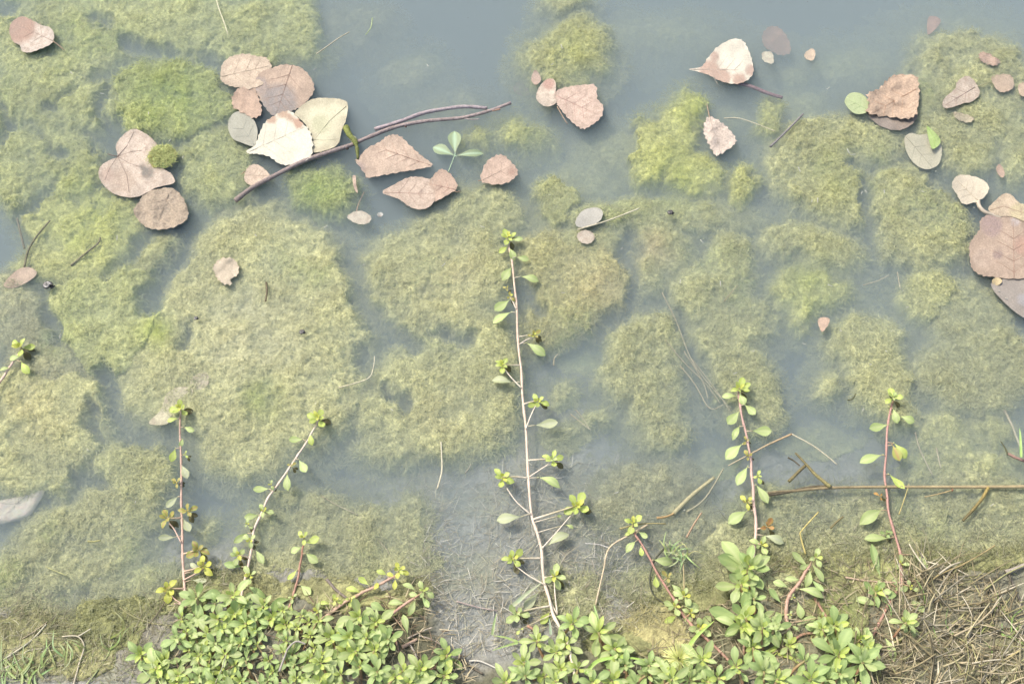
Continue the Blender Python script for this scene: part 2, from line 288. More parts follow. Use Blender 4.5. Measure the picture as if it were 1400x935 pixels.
def mat_height(X, Y, d, who, bz=None):
    zt, so = ZT[who], SO[who]
    t = smooth(-.75, 1.3, d/so); t = 1-(1-t)**3.0
    z = -.062+(zt+.062)*t
    wX, wY = X+fbm(X*60, Y*60, 2, 31)*.008, Y+fbm(X*60, Y*60, 2, 33)*.008
    bil = np.abs(vn(wX*48, wY*48)*2-1)*.55+np.abs(vn(wX*105+7, wY*105+3)*2-1)*.3+np.abs(vn(wX*230+5, wY*230+9)*2-1)*.15
    rel = -.0048*(1-smooth(0, .40, bil))*smooth(-.5, .5, fbm(X*9, Y*9, 2, 51))+fbm(X*34, Y*34, 4, 12.1)*.0055+fbm(X*260, Y*260, 3, 9.4)*.0013
    z = z+rel*smooth(-.5, .9, d/so)-.0005
    bz = bedz(X, Y) if bz is None else bz
    return np.maximum(np.minimum(z, np.maximum(zt+.004, -.0008)), bz+.0015*(d > 0)*np.where(zt < -.0015, smooth(-.0005, -.006, bz), 1)-.0012*(bz > -.002)*(zt < -.0015)-.004*(d <= 0))
xs = np.linspace(-.88, .88, 1060); ys = np.linspace(-.42, .60, 620)
X, Y, F = grid_mesh(xs, ys); D, W = mat_fields(X, Y)
Zm = mat_height(X, Y, D, W)
wet = bedz(X, Y)[F].max(1) < -.0004; fd = D[F].min(1); fw = W[F[:, 0]]
n1 = smooth(-.6, .6, fbm(X*35, Y*35, 4, 21)); n2 = smooth(-.5, .5, fbm(X*260, Y*260, 3, 23)); n3 = smooth(.15, .6, fbm(X*12, Y*12, 3, 27))
def mat_colour(base, n1, n2, n3):
    c = np.array(base)[None]*(.66+.36*n1+.26*n2)[:, None]
    g = np.array(K(158, 176, 96)); c = c*(1-.45*n3)[:, None]+g*(.45*n3)[:, None]
    n4 = n2*n1; return c*(1-.3*n4)[:, None]+np.array(K(232, 226, 150))*(.3*n4)[:, None]
# filaments: curved ribbons, a few tenths of a millimetre wide
def ribbons(x, y, z, th, ln, wd, cv, colr, lift, k=3):
    N = len(x); V = np.zeros((N, k+1, 2, 3)); a = th.copy(); cx, cy_ = x.copy(), y.copy(); tz = rng.normal(0, .35, N)
    ph = rng.random(N)*.8
    for i in range(k+1):
        u = i/k; wi = wd*(1-.75*u*u); zz = z+lift*np.sin(math.pi*np.clip(u+ph*.3, 0, 1))
        ox, oy = -np.sin(a)*wi, np.cos(a)*wi
        V[:, i, 0] = np.stack([cx+ox, cy_+oy, zz+tz*wi], 1); V[:, i, 1] = np.stack([cx-ox, cy_-oy, zz-tz*wi], 1)
        cx = cx+np.cos(a)*ln/k; cy_ = cy_+np.sin(a)*ln/k; a = a+cv/k
    b = np.arange(N)[:, None]*(2*(k+1))+np.arange(k)[None]*2
    Fq = np.stack([b, b+1, b+3, b+2], -1).reshape(-1, 4)
    return V.reshape(-1, 3), Fq, np.repeat(colr, 2*(k+1), 0)
NF = 620000
fx = rng.uniform(-.86, .86, NF); fy = rng.uniform(-.40, .58, NF)
fD, fW = mat_fields(fx, fy); e = .002
gx = mat_fields(fx+e, fy)[0]-fD; gy = mat_fields(fx, fy+e)[0]-fD
DEN = np.array([m[5] for m in MATS])
keep = (fD > -.5*SO[fW]) & (rng.random(NF) < DEN[fW]*.75*(1+.6*(fD < 12)))
fx, fy, fD, fW, gx, gy = [a[keep] for a in (fx, fy, fD, fW, gx, gy)]
fZ = mat_height(fx, fy, np.maximum(fD, -2), fW)
TI = [(345, 470, 110, K(238, 234, 186), .65), (610, 380, 60, K(232, 222, 170), .4), (815, 385, 55, K(226, 212, 158), .5), (600, 560, 60, K(228, 222, 166), .4), (50, 560, 60, K(226, 216, 162), .4), (920, 240, 60, K(206, 214, 110), .5), (950, 150, 30, K(190, 204, 90), .5),
      (1110, 400, 50, K(204, 214, 120), .5), (360, 545, 35, K(176, 192, 90), .6), (215, 455, 30, K(196, 208, 96), .6), (120, 300, 70, K(200, 212, 104), .5), (1150, 250, 60, K(214, 218, 146), .35), (785, 70, 40, K(214, 218, 136), .5), (893, 340, 34, K(222, 204, 158), .5), (235, 137, 60, K(176, 198, 96), .45), (440, 260, 34, K(168, 192, 88), .5)]
def tint(X, Y, c):
    px, py = unproj(X, Y); w0 = fbm(X*50, Y*50, 3, 61)
    for tx, ty, tr, tc, ta in TI:
        t = (ta*np.exp(-((px-tx)**2+(py-ty)**2)/tr**2*1.6)*(1+.7*w0))[:, None]; c = c*(1-t)+np.array(tc)[None]*t
    return c
for i, (lb, zt, so, co, el, de) in enumerate(MATS):
    s = (fw == i) & (fd > -.75*so) & (wet | (zt > -.0015))
    if not s.any(): continue
    f = F[s]; u, inv = np.unique(f, return_inverse=True); f = inv.reshape(-1, 4)
    c = mat_colour(co, n1[u], n2[u], n3[u]); c = tint(X[u], Y[u], c)
    o = build('algae_mat', np.stack([X[u], Y[u], Zm[u]], 1), f, M_alg, c)
    tag(o, lb, 'algae mat', 'algae mats floating in the pond')
    m = (fW == i) & ((bedz(fx, fy) < -.001) | (zt > -.0015)); x, y, z, d = fx[m], fy[m], fZ[m], fD[m]; N = len(x)
    if N < 5: continue
    out = np.arctan2(-gy[m], -gx[m]); edge = smooth(14, -2, d)
    th = np.where(rng.random(N) < edge*.75, out+rng.normal(0, .6, N), rng.random(N)*6.283)
    ln = rng.uniform(.0025, .0075, N)*(1+.8*edge); wd = rng.uniform(.00017, .00033, N)
    z = np.minimum(z+rng.uniform(.0003, .0028, N)+.0012*edge, max(zt, -.001)+.0022)
    tt = rng.random(N)[:, None]; pale = np.array(K(238, 238, 200)); 
    cl = np.array(co)[None]*(.62+.62*rng.random(N))[:, None]; cl = cl*(1-.35*tt)+pale*(.35*tt)
    cl = tint(x, y, cl)
    V, Fq, cl = ribbons(x, y, z, th, ln, wd, rng.normal(0, 2.4, N), cl, rng.uniform(0, .0009, N))
    q = build('filaments', V, Fq, M_fib, cl, parent=o); tag(q, kind='stuff')

# ---------------------------------------------------------------- tubes and flat outlines
def tube(pts, r0, r1, seg=7, wob=0.0, cols=None, nsub=4, caps=True, bulge=None):
    """pts: world Vectors; returns V, F, colours"""
    Q = []
    n = len(pts)
    for i in range(n-1):
        p0 = pts[max(i-1, 0)]; p1 = pts[i]; p2 = pts[i+1]; p3 = pts[min(i+2, n-1)]
        for j in range(nsub):
            t = j/nsub
            Q.append(.5*((2*p1)+(-p0+p2)*t+(2*p0-5*p1+4*p2-p3)*t*t+(-p0+3*p1-3*p2+p3)*t**3))
    Q.append(pts[-1].copy()); m = len(Q)
    V, F_, Cc = [], [], []
    for i, q in enumerate(Q):
        tg = (Q[min(i+1, m-1)]-Q[max(i-1, 0)]).normalized(); a = tg.cross(Vector((0, 0, 1)))
        if a.length < 1e-4: a = Vector((1, 0, 0))
        a.normalize(); b = a.cross(tg); u = i/(m-1); r = r0+(r1-r0)*u
        r *= 1+wob*random.uniform(-1, 1)
        if bulge: r *= bulge(u)
        for k in range(seg):
            an = k/seg*6.2832; rr = r*(1+wob*.5*random.uniform(-1, 1))
            V.append(q+a*math.cos(an)*rr+b*math.sin(an)*rr)
            if cols: Cc.append(mix(cols[0], cols[1], min(1, max(0, u+random.uniform(-.12, .12)))))
    for i in range(m-1):
        for k in range(seg): F_.append((i*seg+k, i*seg+(k+1) % seg, (i+1)*seg+(k+1) % seg, (i+1)*seg+k))
    if caps: F_.append(tuple(range(seg))[::-1]); F_.append(tuple((m-1)*seg+k for k in range(seg)))
    return V, F_, Cc
def pts3(l, z=0.0):
    out = []
    for i, p in enumerate(l): out.append(GP(p[0], p[1], p[2] if len(p) > 2 else z))
    return out
def catmull(pts, n=6):
    m = len(pts); out = []
    for i in range(m):
        p0, p1, p2, p3 = [np.array(pts[(i+k-1) % m], float) for k in range(4)]
        for j in range(n):
            t = j/n; out.append(.5*((2*p1)+(-p0+p2)*t+(2*p0-5*p1+4*p2-p3)*t*t+(-p0+3*p1-3*p2+p3)*t**3))
    return out
def sheet(outline, z, serr=0.0, curl=0.0, crumple=.0006, step=4.0, sub=6, tilt=(0, 0), sd_=0.0, thick=.0002):
    """a thin leaf blade of real thickness from its outline; returns V, F, pixel coordinates per vertex, zfun"""
    o = catmull(outline, sub); m = len(o); cx = sum(p[0] for p in o)/m; cy_ = sum(p[1] for p in o)/m
    if serr:
        oo = []
        for i, p in enumerate(o):
            q = np.array([cx, cy_]); dv = (p-q); L = np.linalg.norm(dv)+1e-6
            k = serr*1.4*((-.4, .3, 1.0)[i % 3])*(.3+1.1*random.random()); oo.append(p+dv/L*k)
        o = oo
    rad = max(math.hypot(p[0]-cx, p[1]-cy_) for p in o)
    pts = [Vector((p[0], p[1])) for p in o]; n0 = len(pts)
    x0, x1 = min(p.x for p in pts), max(p.x for p in pts); y0, y1 = min(p.y for p in pts), max(p.y for p in pts)
    y = y0+step/2; r = 0
    while y < y1:
        x = x0+step/2+(r % 2)*step/2
        while x < x1:
            pts.append(Vector((x+random.uniform(-.2, .2)*step, y+random.uniform(-.2, .2)*step))); x += step
        y += step*.87; r += 1
    vv, ee, ff, *_ = geometry.delaunay_2d_cdt(pts, [(i, (i+1) % n0) for i in range(n0)], [list(range(n0))], 1, 1e-5)
    def zf(x, y):
        u, v = (x-cx)/rad, (y-cy_)/rad
        return z+curl*(u*u+v*v)*(.5+.5*math.sin(2*math.atan2(v, u)+sd_))+tilt[0]*u+tilt[1]*v+crumple*float(fbm(np.array([x*.09]), np.array([y*.09]), 3, sd_+5)[0])*3
    V, px = [], []
    used = sorted({i for f in ff for i in f}); mp = {i: k for k, i in enumerate(used)}
    for i in used:
        p = vv[i]; V.append(P(p[0], p[1], zf(p[0], p[1]))); px.append((p[0], p[1]))
    n = len(V); T = [tuple(mp[i] for i in f) for f in ff]
    # orient upward
    F_ = []
    cnt = {}
    for f in T:
        a, b, c = [V[i] for i in f[:3]]
        if (b-a).cross(c-a).z < 0: f = f[::-1]
        F_.append(f)
        for i in range(len(f)): cnt[(f[i], f[(i+1) % len(f)])] = 1
    low = [v-Vector((0, 0, thick)) for v in V]
    F2 = F_+[tuple(n+i for i in f[::-1]) for f in F_]
    rim = []
    for (a, b) in cnt:
        if (b, a) not in cnt: rim.append((a, b))
    m2 = 2*n; extra = []; pe = []
    for a, b in rim:
        k = m2+len(extra); extra += [V[b], V[a], low[a], low[b]]; pe += [px[b], px[a], px[a], px[b]]; F2.append((k, k+1, k+2, k+3))
    return V+low+extra, F2, px+px+pe, zf
def vein_set(parent, spec, zf, col, r=.0005):
    """spec: list of pixel polylines; first = midrib, others = side veins"""
    for i, pl in enumerate(spec):
        q = []
        for (ax, ay), (bx_, by) in zip(pl[:-1], pl[1:]):
            for t in (0, .33, .66): q.append((ax+(bx_-ax)*t, ay+(by-ay)*t))
        q.append(pl[-1])
        V, F_, c = tube([P(x, y, zf(x, y)+.0001) for x, y in q], r*(1 if i == 0 else .6), r*.3, 5, 0, (col, col), 1)
        build('midrib' if i == 0 else 'side_vein', V, F_, M_vein, c, parent=parent)
def fallen(label, outline, z, colr, blots=(), mat=None, serr=.6, curl=.0014, crumple=.0006, veins=(), vcol=None, stalk=None, step=4.0, tilt=None, group=None, name='fallen_leaf', cat='leaf', edge=None, scol=None, sr=.0007):
    mat = mat or M_dead
    tilt = tilt or (random.uniform(-.0011, .0011), random.uniform(-.0011, .0011)); z = z*.36 if z > 0 else z
    V, F_, px, zf = sheet(outline, z, serr, curl, crumple*(.5 if mat is not M_crum else 1), step, tilt=tilt, sd_=len(ORG)*1.37)
    cx = sum(p[0] for p in outline)/len(outline); cy_ = sum(p[1] for p in outline)/len(outline)
    tuple_j = random.random(); colr = tuple((1.08+.14*tuple_j)*q for q in mix(colr, K(240, 226, 192), .28+.22*tuple_j)); blots = [(b_[0], b_[1], b_[2], mix(b_[3], K(232, 216, 186), .25)) for b_ in blots]
    rad = max(math.hypot(p[0]-cx, p[1]-cy_) for p in outline)
    pa = np.array(px); nn = fbm(pa[:, 0]*.06, pa[:, 1]*.06, 4, len(ORG)*.77)
    col = np.array(colr)[None]*(1+.16*nn)[:, None]
    if edge is None and mat is M_dead: edge = tuple(c*.8 for c in colr)
    if edge:
        oc = np.array(outline); dd = np.min(np.hypot(pa[:, None, 0]-oc[None, :, 0], pa[:, None, 1]-oc[None, :, 1]), 1)/rad
        t = smooth(.35, .05, dd+.15*nn)*.8; col = col*(1-t)[:, None]+np.array(edge)[None]*t[:, None]
    for bx_, by, br, bc in blots:
        t = smooth(1.15, .75, np.hypot(pa[:, 0]-bx_, pa[:, 1]-by)/br+.12*nn); col = col*(1-t)[:, None]+np.array(bc)[None]*t[:, None]
    base = P(cx, cy_, z); o = thing(name, label, cat, base, group or 'fallen leaves on the pond')
    build('blade', V, F_, mat, col, parent=o)
    if veins: vein_set(o, veins, zf, mix(vcol or tuple(c*.7 for c in colr), colr, .2), .00045)
    if stalk:
        q = [P(x, y, min(zf(*stalk[0]), .004)-.0005-.002*i/max(1, len(stalk)-1)) for i, (x, y) in enumerate(stalk)]
        V, F_, c = tube(q, sr, sr*.7, 6, .05, (scol or K(190, 160, 130),)*2, 3); build('stalk', V, F_, M_stem, c, parent=o)
    return o
def fanv(base, tip, sides, spread=.45):
    """midrib from base to tip and pairs of side veins"""
    b, t = np.array(base, float), np.array(tip, float); d = t-b; p = np.array([-d[1], d[0]]); out = [[tuple(b), tuple(b+d*.5), tuple(t)]]
    for u in sides:
        for s in (-1, 1):
            a = b+d*u; q = a+d*.22*(1-u*.4)+p*s*spread*(1-abs(u-.3)*.9); out.append([tuple(a), tuple(a*.45+q*.55+d*.01), tuple(q)])
    return out
c2 = lambda l: C(300, 50, 3.4625, l)
c3 = lambda l: C(680, 0, 3.1167, l)
c4 = lambda l: C(1020, 0, 3.116, l)
c5 = lambda l: C(0, 300, 3.0, l)
c1 = lambda l: C(0, 0, 3.0, l)
c9 = lambda l: C(1180, 250, 4.673, l)
PINK, TAN, PALE, CREAM, BRN, PUR, GRY = K(218, 184, 164), K(216, 190, 166), K(225, 210, 192), K(232, 230, 205), K(178, 142, 124), K(176, 158, 156), K(180, 184, 168)
fallen('two-tone fallen leaf, brown half sunken and pale half dry, in the corner', [(15, 33), (22, 26), (32, 23), (45, 29), (57, 35), (68, 38), (74, 48), (70, 60), (55, 67), (40, 72), (30, 70), (27, 62), (18, 57), (13, 44)], .0012, K(222, 206, 192),
       [(22, 34, 28, K(184, 142, 124))], serr=.4, tilt=(.0028, .0022), stalk=[(73, 57), (80, 62), (88, 69)], veins=fanv((72, 56), (24, 34), (.3, .55), .3), vcol=K(196, 170, 152))
fallen('tan rounded leaf at the top of the leaf cluster by the twig', c2([(5, 190), (15, 130), (60, 95), (120, 85), (180, 95), (225, 105), (245, 150), (215, 215), (160, 245), (90, 242), (40, 230), (12, 210)]), .0008, TAN, serr=.8, veins=fanv(c2([(10, 190)])[0], c2([(235, 140)])[0], (.25, .5, .7), .3))
fallen('large round brown leaf with a greyed wet lower half in the leaf cluster', c2([(250, 150), (300, 135), (360, 140), (400, 160), (440, 210), (445, 260), (410, 310), (370, 340), (330, 355), (260, 375), (220, 340), (190, 290), (170, 240), (180, 190), (215, 160)]), .0022, K(204, 172, 150),
       [(*c2([(280, 310)])[0], 26, K(160, 150, 148)), (*c2([(190, 230)])[0], 12, K(176, 158, 150))], serr=.7, tilt=(.0012, -.0045), veins=fanv(c2([(345, 135)])[0], c2([(270, 365)])[0], (.2, .4, .6, .75), .35), vcol=K(165, 135, 118))
fallen('small ragged brown leaf tucked between the tan leaf and the grey oval leaf', c2([(95, 245), (160, 245), (175, 265), (190, 310), (200, 360), (165, 385), (120, 365), (65, 330), (65, 280)]), .0006, K(200, 162, 140), serr=1.2, crumple=.0012)
fallen('pale yellow leaf with a dark cross line touching the twig', c2([(355, 365), (400, 320), (450, 295), (520, 292), (580, 300), (607, 320), (600, 390), (580, 440), (560, 510), (500, 540), (440, 545), (435, 480), (410, 420), (375, 385)]), .0022, K(228, 226, 188), [(*c2([(480, 415)])[0], 14, K(236, 236, 190))],
       M_pale, serr=.3, edge=K(218, 206, 172), veins=[c2([(600, 330), (520, 400), (440, 500)]), c2([(440, 488), (500, 492), (565, 485)])], vcol=K(200, 196, 160))
fallen('cream white leaf with a serrated rim and brown patches at its top', c2([(130, 540), (170, 515), (190, 460), (215, 410), (260, 375), (310, 355), (355, 365), (380, 400), (420, 440), (438, 490), (435, 560), (400, 590), (330, 608), (280, 600), (240, 570), (180, 555), (140, 555)]), .0036, K(238, 236, 216),
       [(*c2([(245, 388)])[0], 8, K(214, 176, 148)), (*c2([(300, 362)])[0], 8, K(216, 180, 150)), (*c2([(375, 410)])[0], 7, K(206, 160, 132)), (*c2([(335, 385)])[0], 6, K(212, 176, 148))], M_pale, serr=.9, veins=fanv(c2([(140, 545)])[0], c2([(400, 430)])[0], (.25, .45, .65), .35), vcol=K(226, 222, 200))
fallen('grey green oval leaf below the ragged brown leaf', c2([(40, 420), (60, 370), (100, 355), (150, 380), (178, 430), (178, 480), (165, 520), (110, 505), (60, 480)]), .0010, GRY, mat=M_pale, serr=0, veins=fanv(c2([(165, 515)])[0], c2([(70, 375)])[0], (.3, .55), .3), vcol=K(196, 198, 180))
fallen('small pinkish round leaf at the lower end of the twig', c2([(118, 660), (135, 620), (170, 605), (210, 625), (238, 660), (210, 690), (160, 705), (125, 690)]), .0015, K(216, 184, 164), serr=.4, stalk=c2([(120, 640), (104, 652)]), veins=fanv(c2([(120, 655)])[0], c2([(228, 660)])[0], (.35, .6), .3))
fallen('creased tan leaf right of the green bud on the twig', c2([(645, 590), (655, 578), (700, 530), (760, 500), (790, 475), (830, 465), (870, 485), (920, 535), (970, 575), (1008, 610), (940, 628), (860, 640), (780, 655), (700, 668), (690, 650)]), .0026, K(224, 192, 170), [(*c2([(665, 620)])[0], 7, K(180, 156, 148))],
       serr=.9, crumple=.001, veins=fanv(c2([(1000, 610)])[0], c2([(740, 520)])[0], (.2, .4, .6, .8), .22), vcol=K(196, 156, 136), stalk=c2([(655, 580), (660, 555), (655, 540)]))
fallen('pointed pale brown leaf half overlapped by its pink neighbour', c2([(772, 738), (830, 700), (890, 670), (940, 665), (1000, 680), (1020, 720), (1010, 790), (960, 818), (900, 805), (850, 770)]), .0016, K(218, 190, 172), serr=.5, veins=fanv(c2([(778, 738)])[0], c2([(1010, 745)])[0], (.3, .5, .7), .28), vcol=K(194, 160, 142))
fallen('pinkish brown leaf overlapping the pointed leaf below the clover', c2([(995, 690), (1030, 640), (1060, 630), (1100, 660), (1125, 715), (1070, 755), (1015, 780), (1015, 730)]), .0030, K(206, 166, 148), serr=.7, stalk=c2([(1110, 732), (1125, 736), (1140, 732)]), veins=fanv(c2([(1118, 725)])[0], c2([(1010, 700)])[0], (.3, .6), .3), vcol=K(184, 140, 124))
fallen('small serrated pink leaf alone between the clover and the puff', c2([(1240, 680), (1262, 600), (1300, 570), (1340, 562), (1385, 600), (1410, 640), (1385, 680), (1320, 700)]), .0014, K(216, 180, 162), [(*c2([(1385, 640)])[0], 6, K(192, 150, 132))], serr=1.1, stalk=c2([(1243, 680), (1225, 684)]), veins=fanv(c2([(1245, 680)])[0], c2([(1385, 610)])[0], (.3, .6), .3))
fallen('small sunken grey leaf with a thin upright stalk below the bud', c2([(605, 855), (640, 830), (680, 828), (718, 855), (700, 885), (650, 885)]), -.0035, K(200, 190, 176), serr=.4, stalk=c2([(648, 832), (660, 790), (685, 738)]))
fallen('large serrated pink leaf in open water near the top', c3([(250, 390), (300, 372), (350, 365), (415, 365), (425, 420), (450, 455), (440, 500), (400, 535), (365, 548), (330, 530), (290, 490), (262, 455), (250, 430)]), .0014, K(224, 188, 174), serr=1.0, veins=fanv(c3([(255, 410)])[0], c3([(430, 490)])[0], (.2, .4, .6), .35), vcol=K(200, 160, 146), stalk=c3([(255, 455), (280, 500), (300, 530)]))
fallen('small folded leaf, pink above and white below, touching the serrated pink leaf', c3([(165, 410), (180, 370), (210, 340), (240, 340), (250, 370), (245, 410), (250, 440), (210, 455), (175, 435)]), .0026, K(226, 206, 190), [(*c3([(220, 358)])[0], 9, K(208, 160, 144))], serr=.2, curl=.004)
fallen('tiny pink leaf at the edge of the domed algae tuft', c3([(145, 330), (160, 300), (180, 320), (185, 345), (165, 362), (148, 350)]), -.0025, K(206, 168, 154), serr=.1)
fallen('dim sunken leaf below the tiny pink leaf', c3([(70, 370), (110, 340), (150, 370), (130, 410), (80, 400)]), -.028, K(180, 130, 110), serr=.3)
fallen('white leaf with blushed lower edge floating alone at upper right', c3([(818, 295), (870, 285), (900, 245), (940, 200), (1000, 168), (1045, 175), (1070, 215), (1085, 260), (1090, 310), (1060, 345), (1010, 358), (950, 345), (900, 320), (850, 305)]), .0024, K(234, 230, 214),
       [(*c3([(900, 300)])[0], 15, K(222, 188, 168)), (*c3([(960, 330)])[0], 12, K(220, 186, 166)), (*c3([(1030, 340)])[0], 10, K(220, 186, 166)), (*c3([(1080, 300)])[0], 8, K(222, 192, 174)), (*c3([(925, 240)])[0], 7, K(220, 190, 172))], M_pale, serr=.6, curl=.004, crumple=.001,
       veins=fanv(c3([(822, 295)])[0], c3([(1070, 300)])[0], (.3, .45, .6, .75), .28), vcol=K(216, 196, 178))
fallen('lacy grey pink leaf standing at the bright algae crest', c3([(880, 545), (900, 500), (950, 520), (985, 550), (1013, 590), (1005, 620), (950, 655), (930, 662), (905, 620), (885, 580)]), .0016, K(208, 188, 182), serr=1.2, crumple=.0012, mat=M_crum, stalk=c3([(905, 505), (900, 480), (893, 445)]), veins=fanv(c3([(905, 500)])[0], c3([(950, 650)])[0], (.3, .5, .7), .3))
fallen('grey silvery leaf beside the thin straw in mid pond', [(787, 302), (797, 288), (815, 284), (824, 290), (820, 302), (803, 310), (790, 310)], .0012, K(192, 194, 188), mat=M_pale, serr=.3)
fallen('tiny pale leaf scrap below the silvery leaf', [(789, 322), (797, 315), (808, 317), (813, 325), (806, 333), (794, 331)], -.001, K(214, 200, 182), serr=.3)
fallen('crumpled brown leaf touching the round green leaf', c4([(520, 400), (565, 380), (600, 345), (640, 320), (720, 325), (735, 370), (735, 430), (720, 490), (680, 505), (600, 495), (520, 480), (525, 440)]), .004, K(186, 148, 126), serr=1.6, crumple=.0013, curl=.005, mat=M_crum, step=3,
       veins=fanv(c4([(725, 380)])[0], c4([(540, 480)])[0], (.3, .5, .7), .3), vcol=K(206, 160, 124))
fallen('dark purple wet leaf edge under the crumpled brown leaf', c4([(510, 470), (600, 480), (690, 490), (730, 490), (700, 535), (640, 555), (560, 530)]), -.002, K(128, 108, 108), serr=.4)
fallen('round fresh green leaf left of the crumpled brown leaf', c4([(420, 430), (440, 400), (475, 395), (505, 410), (525, 440), (520, 475), (485, 487), (455, 480), (430, 455)]), .0014, K(176, 208, 140), mat=M_pale, serr=0, veins=fanv(c4([(520, 470)])[0], c4([(430, 420)])[0], (.35, .6), .3), vcol=K(190, 214, 152))
fallen('large grey olive leaf just under water with the green shoot leaf on it', c4([(675, 590), (700, 568), (740, 575), (790, 570), (820, 590), (835, 640), (820, 700), (770, 722), (720, 700), (685, 650)]), -.0035, K(186, 186, 160), mat=M_pale, serr=0, curl=.001, veins=fanv(c4([(680, 580)])[0], c4([(790, 710)])[0], (.35, .6), .3), vcol=K(170, 166, 146))
fallen('small bright green leaf standing on the sunken grey olive leaf', c4([(770, 538), (800, 560), (825, 590), (825, 615), (795, 635), (780, 600)]), .004, K(160, 205, 96), mat=M_pale, serr=0, curl=.006, step=3, veins=[c4([(772, 542), (800, 585), (806, 628)])], vcol=K(185, 220, 120))
fallen('cream heart shaped leaf with a curling thick stalk at the right', c4([(878, 790), (900, 750), (960, 750), (1020, 775), (1033, 810), (1000, 850), (930, 870), (900, 830)]), .0022, K(228, 216, 192), mat=M_pale, serr=.5, curl=.004, veins=fanv(c4([(985, 852)])[0], c4([(900, 770)])[0], (.3, .55), .35), vcol=K(212, 196, 168),
       stalk=c9([(735, 115), (742, 150), (775, 185), (830, 205), (880, 225)]), scol=K(222, 206, 180), sr=.0026)
fallen('two lobed purple grey leaf lying on the tall algae island', c4([(900, 350), (940, 325), (975, 350), (995, 400), (960, 435), (930, 440), (870, 460), (840, 455), (845, 420), (890, 380)]), .0012, K(180, 162, 156), serr=.4, stalk=c4([(960, 380), (1000, 365), (1040, 350)]), scol=K(196, 190, 140), veins=fanv(c4([(975, 372)])[0], c4([(850, 448)])[0], (.3, .6), .25), vcol=K(140, 116, 112))
fallen('squarish brown leaf scrap on the right side of the algae island', c4([(1045, 335), (1080, 318), (1130, 325), (1140, 370), (1110, 390), (1075, 388)]), -.0028, K(196, 164, 140), serr=.5)
fallen('reddish leaf scrap near the top of the algae island', c4([(995, 230), (1020, 225), (1080, 260), (1060, 280), (1020, 270), (1000, 255)]), -.0028, K(176, 136, 122), serr=1.2, crumple=.0015, mat=M_crum)
fallen('brown leaf scrap at the right edge with a pale stalk beside it', [(1392, 118), (1400, 113), (1412, 118), (1410, 130), (1396, 131)], -.002, K(198, 160, 134), serr=.4)
fallen('dark curled leaf strip on the lower algae island', c4([(885, 478), (930, 487), (970, 503), (950, 522), (900, 508)]), -.001, K(124, 114, 88), serr=.8, crumple=.001, mat=M_crum)
fallen('deep reddish brown leaf sunk near the top right water', c4([(70, 150), (100, 115), (140, 120), (175, 160), (190, 220), (150, 235), (100, 215), (75, 190)]), -.020, K(168, 110, 96), serr=.8, crumple=.0015)
fallen('pale leaf scrap hanging below the deep reddish leaf', c4([(70, 225), (110, 225), (115, 270), (75, 260)]), -.006, K(206, 202, 180), serr=.6)
fallen('small orange brown leaf scrap right of the deep reddish leaf', c4([(250, 230), (280, 208), (295, 225), (285, 258), (255, 250)]), -.003, K(206, 172, 148), serr=.5)
fallen('small sunken red leaf above the algae island', c4([(775, 80), (800, 70), (828, 85), (820, 110), (785, 145), (772, 140)]), -.013, K(180, 124, 116), serr=.2)
fallen('tiny reddish leaf scrap above the cream heart shaped leaf', c4([(1065, 720), (1080, 700), (1100, 730), (1098, 755), (1080, 750)]), -.003, K(192, 146, 126), serr=.2)
fallen('big mottled brown leaf cut by the right edge', c9([(680, 400), (700, 360), (745, 300), (750, 240), (800, 205), (870, 200), (930, 200), (1060, 240), (1170, 330), (1190, 480), (1120, 590), (960, 612), (830, 600), (760, 590), (700, 550), (685, 490)]), .0030, K(198, 168, 148),
       [(*c9([(820, 270)])[0], 16, K(178, 150, 146)), (*c9([(760, 480)])[0], 14, K(212, 186, 164)), (*c9([(1030, 400)])[0], 14, K(204, 160, 140)), (*c9([(860, 460)])[0], 7, K(166, 140, 134)), (*c9([(970, 250)])[0], 6, K(210, 198, 194))], serr=.8, veins=fanv(c9([(965, 608)])[0], c9([(960, 250)])[0], (.1, .3, .5, .7), .4), vcol=K(170, 132, 112))
fallen('tan leaf folded over the top of the big mottled leaf', c9([(800, 170), (850, 110), (900, 70), (950, 80), (1000, 130), (1080, 150), (1120, 260), (1040, 250), (950, 215), (870, 210)]), .0050, K(216, 190, 160), [(*c9([(1000, 190)])[0], 15, K(232, 216, 168))], serr=.4, veins=[c9([(810, 175), (900, 150), (1050, 200)])], vcol=K(190, 158, 128))
fallen('dark violet wet leaf below the big mottled leaf', c9([(820, 640), (880, 618), (980, 600), (1120, 600), (1180, 700), (1160, 850), (1060, 870), (1000, 845), (930, 790), (860, 720), (830, 680)]), .0008, K(124, 118, 126), [(*c9([(1020, 745)])[0], 8, K(184, 182, 184))], mat=M_pale, serr=.1, curl=.001)
fallen('tiny golden leaf between the mottled and the violet leaf', c9([(825, 620), (860, 605), (888, 625), (870, 650), (835, 655)]), .0045, K(214, 190, 134), serr=0, mat=M_pale)
fallen('small crinkled cream leaf on the great algae mat', c5([(875, 195), (900, 165), (950, 160), (975, 185), (975, 225), (945, 245), (950, 265), (915, 262), (890, 240), (880, 215)]), .0022, K(224, 206, 178), serr=1.0, curl=.004, crumple=.0015, step=3, mat=M_pale)
fallen('brown pointed leaf sunk beside the forked dark twig', c5([(15, 270), (60, 215), (110, 195), (150, 215), (130, 245), (60, 280)]), -.003, K(196, 160, 138), serr=.1)
fallen('long translucent brown leaf sunk behind the first runner tip', c5([(610, 835), (660, 780), (680, 720), (720, 690), (780, 690), (790, 715), (730, 760), (700, 810), (680, 840)]), -.0045, K(206, 202, 158), serr=.1, stalk=c5([(740, 745), (780, 722), (818, 710)]), scol=K(200, 150, 100))
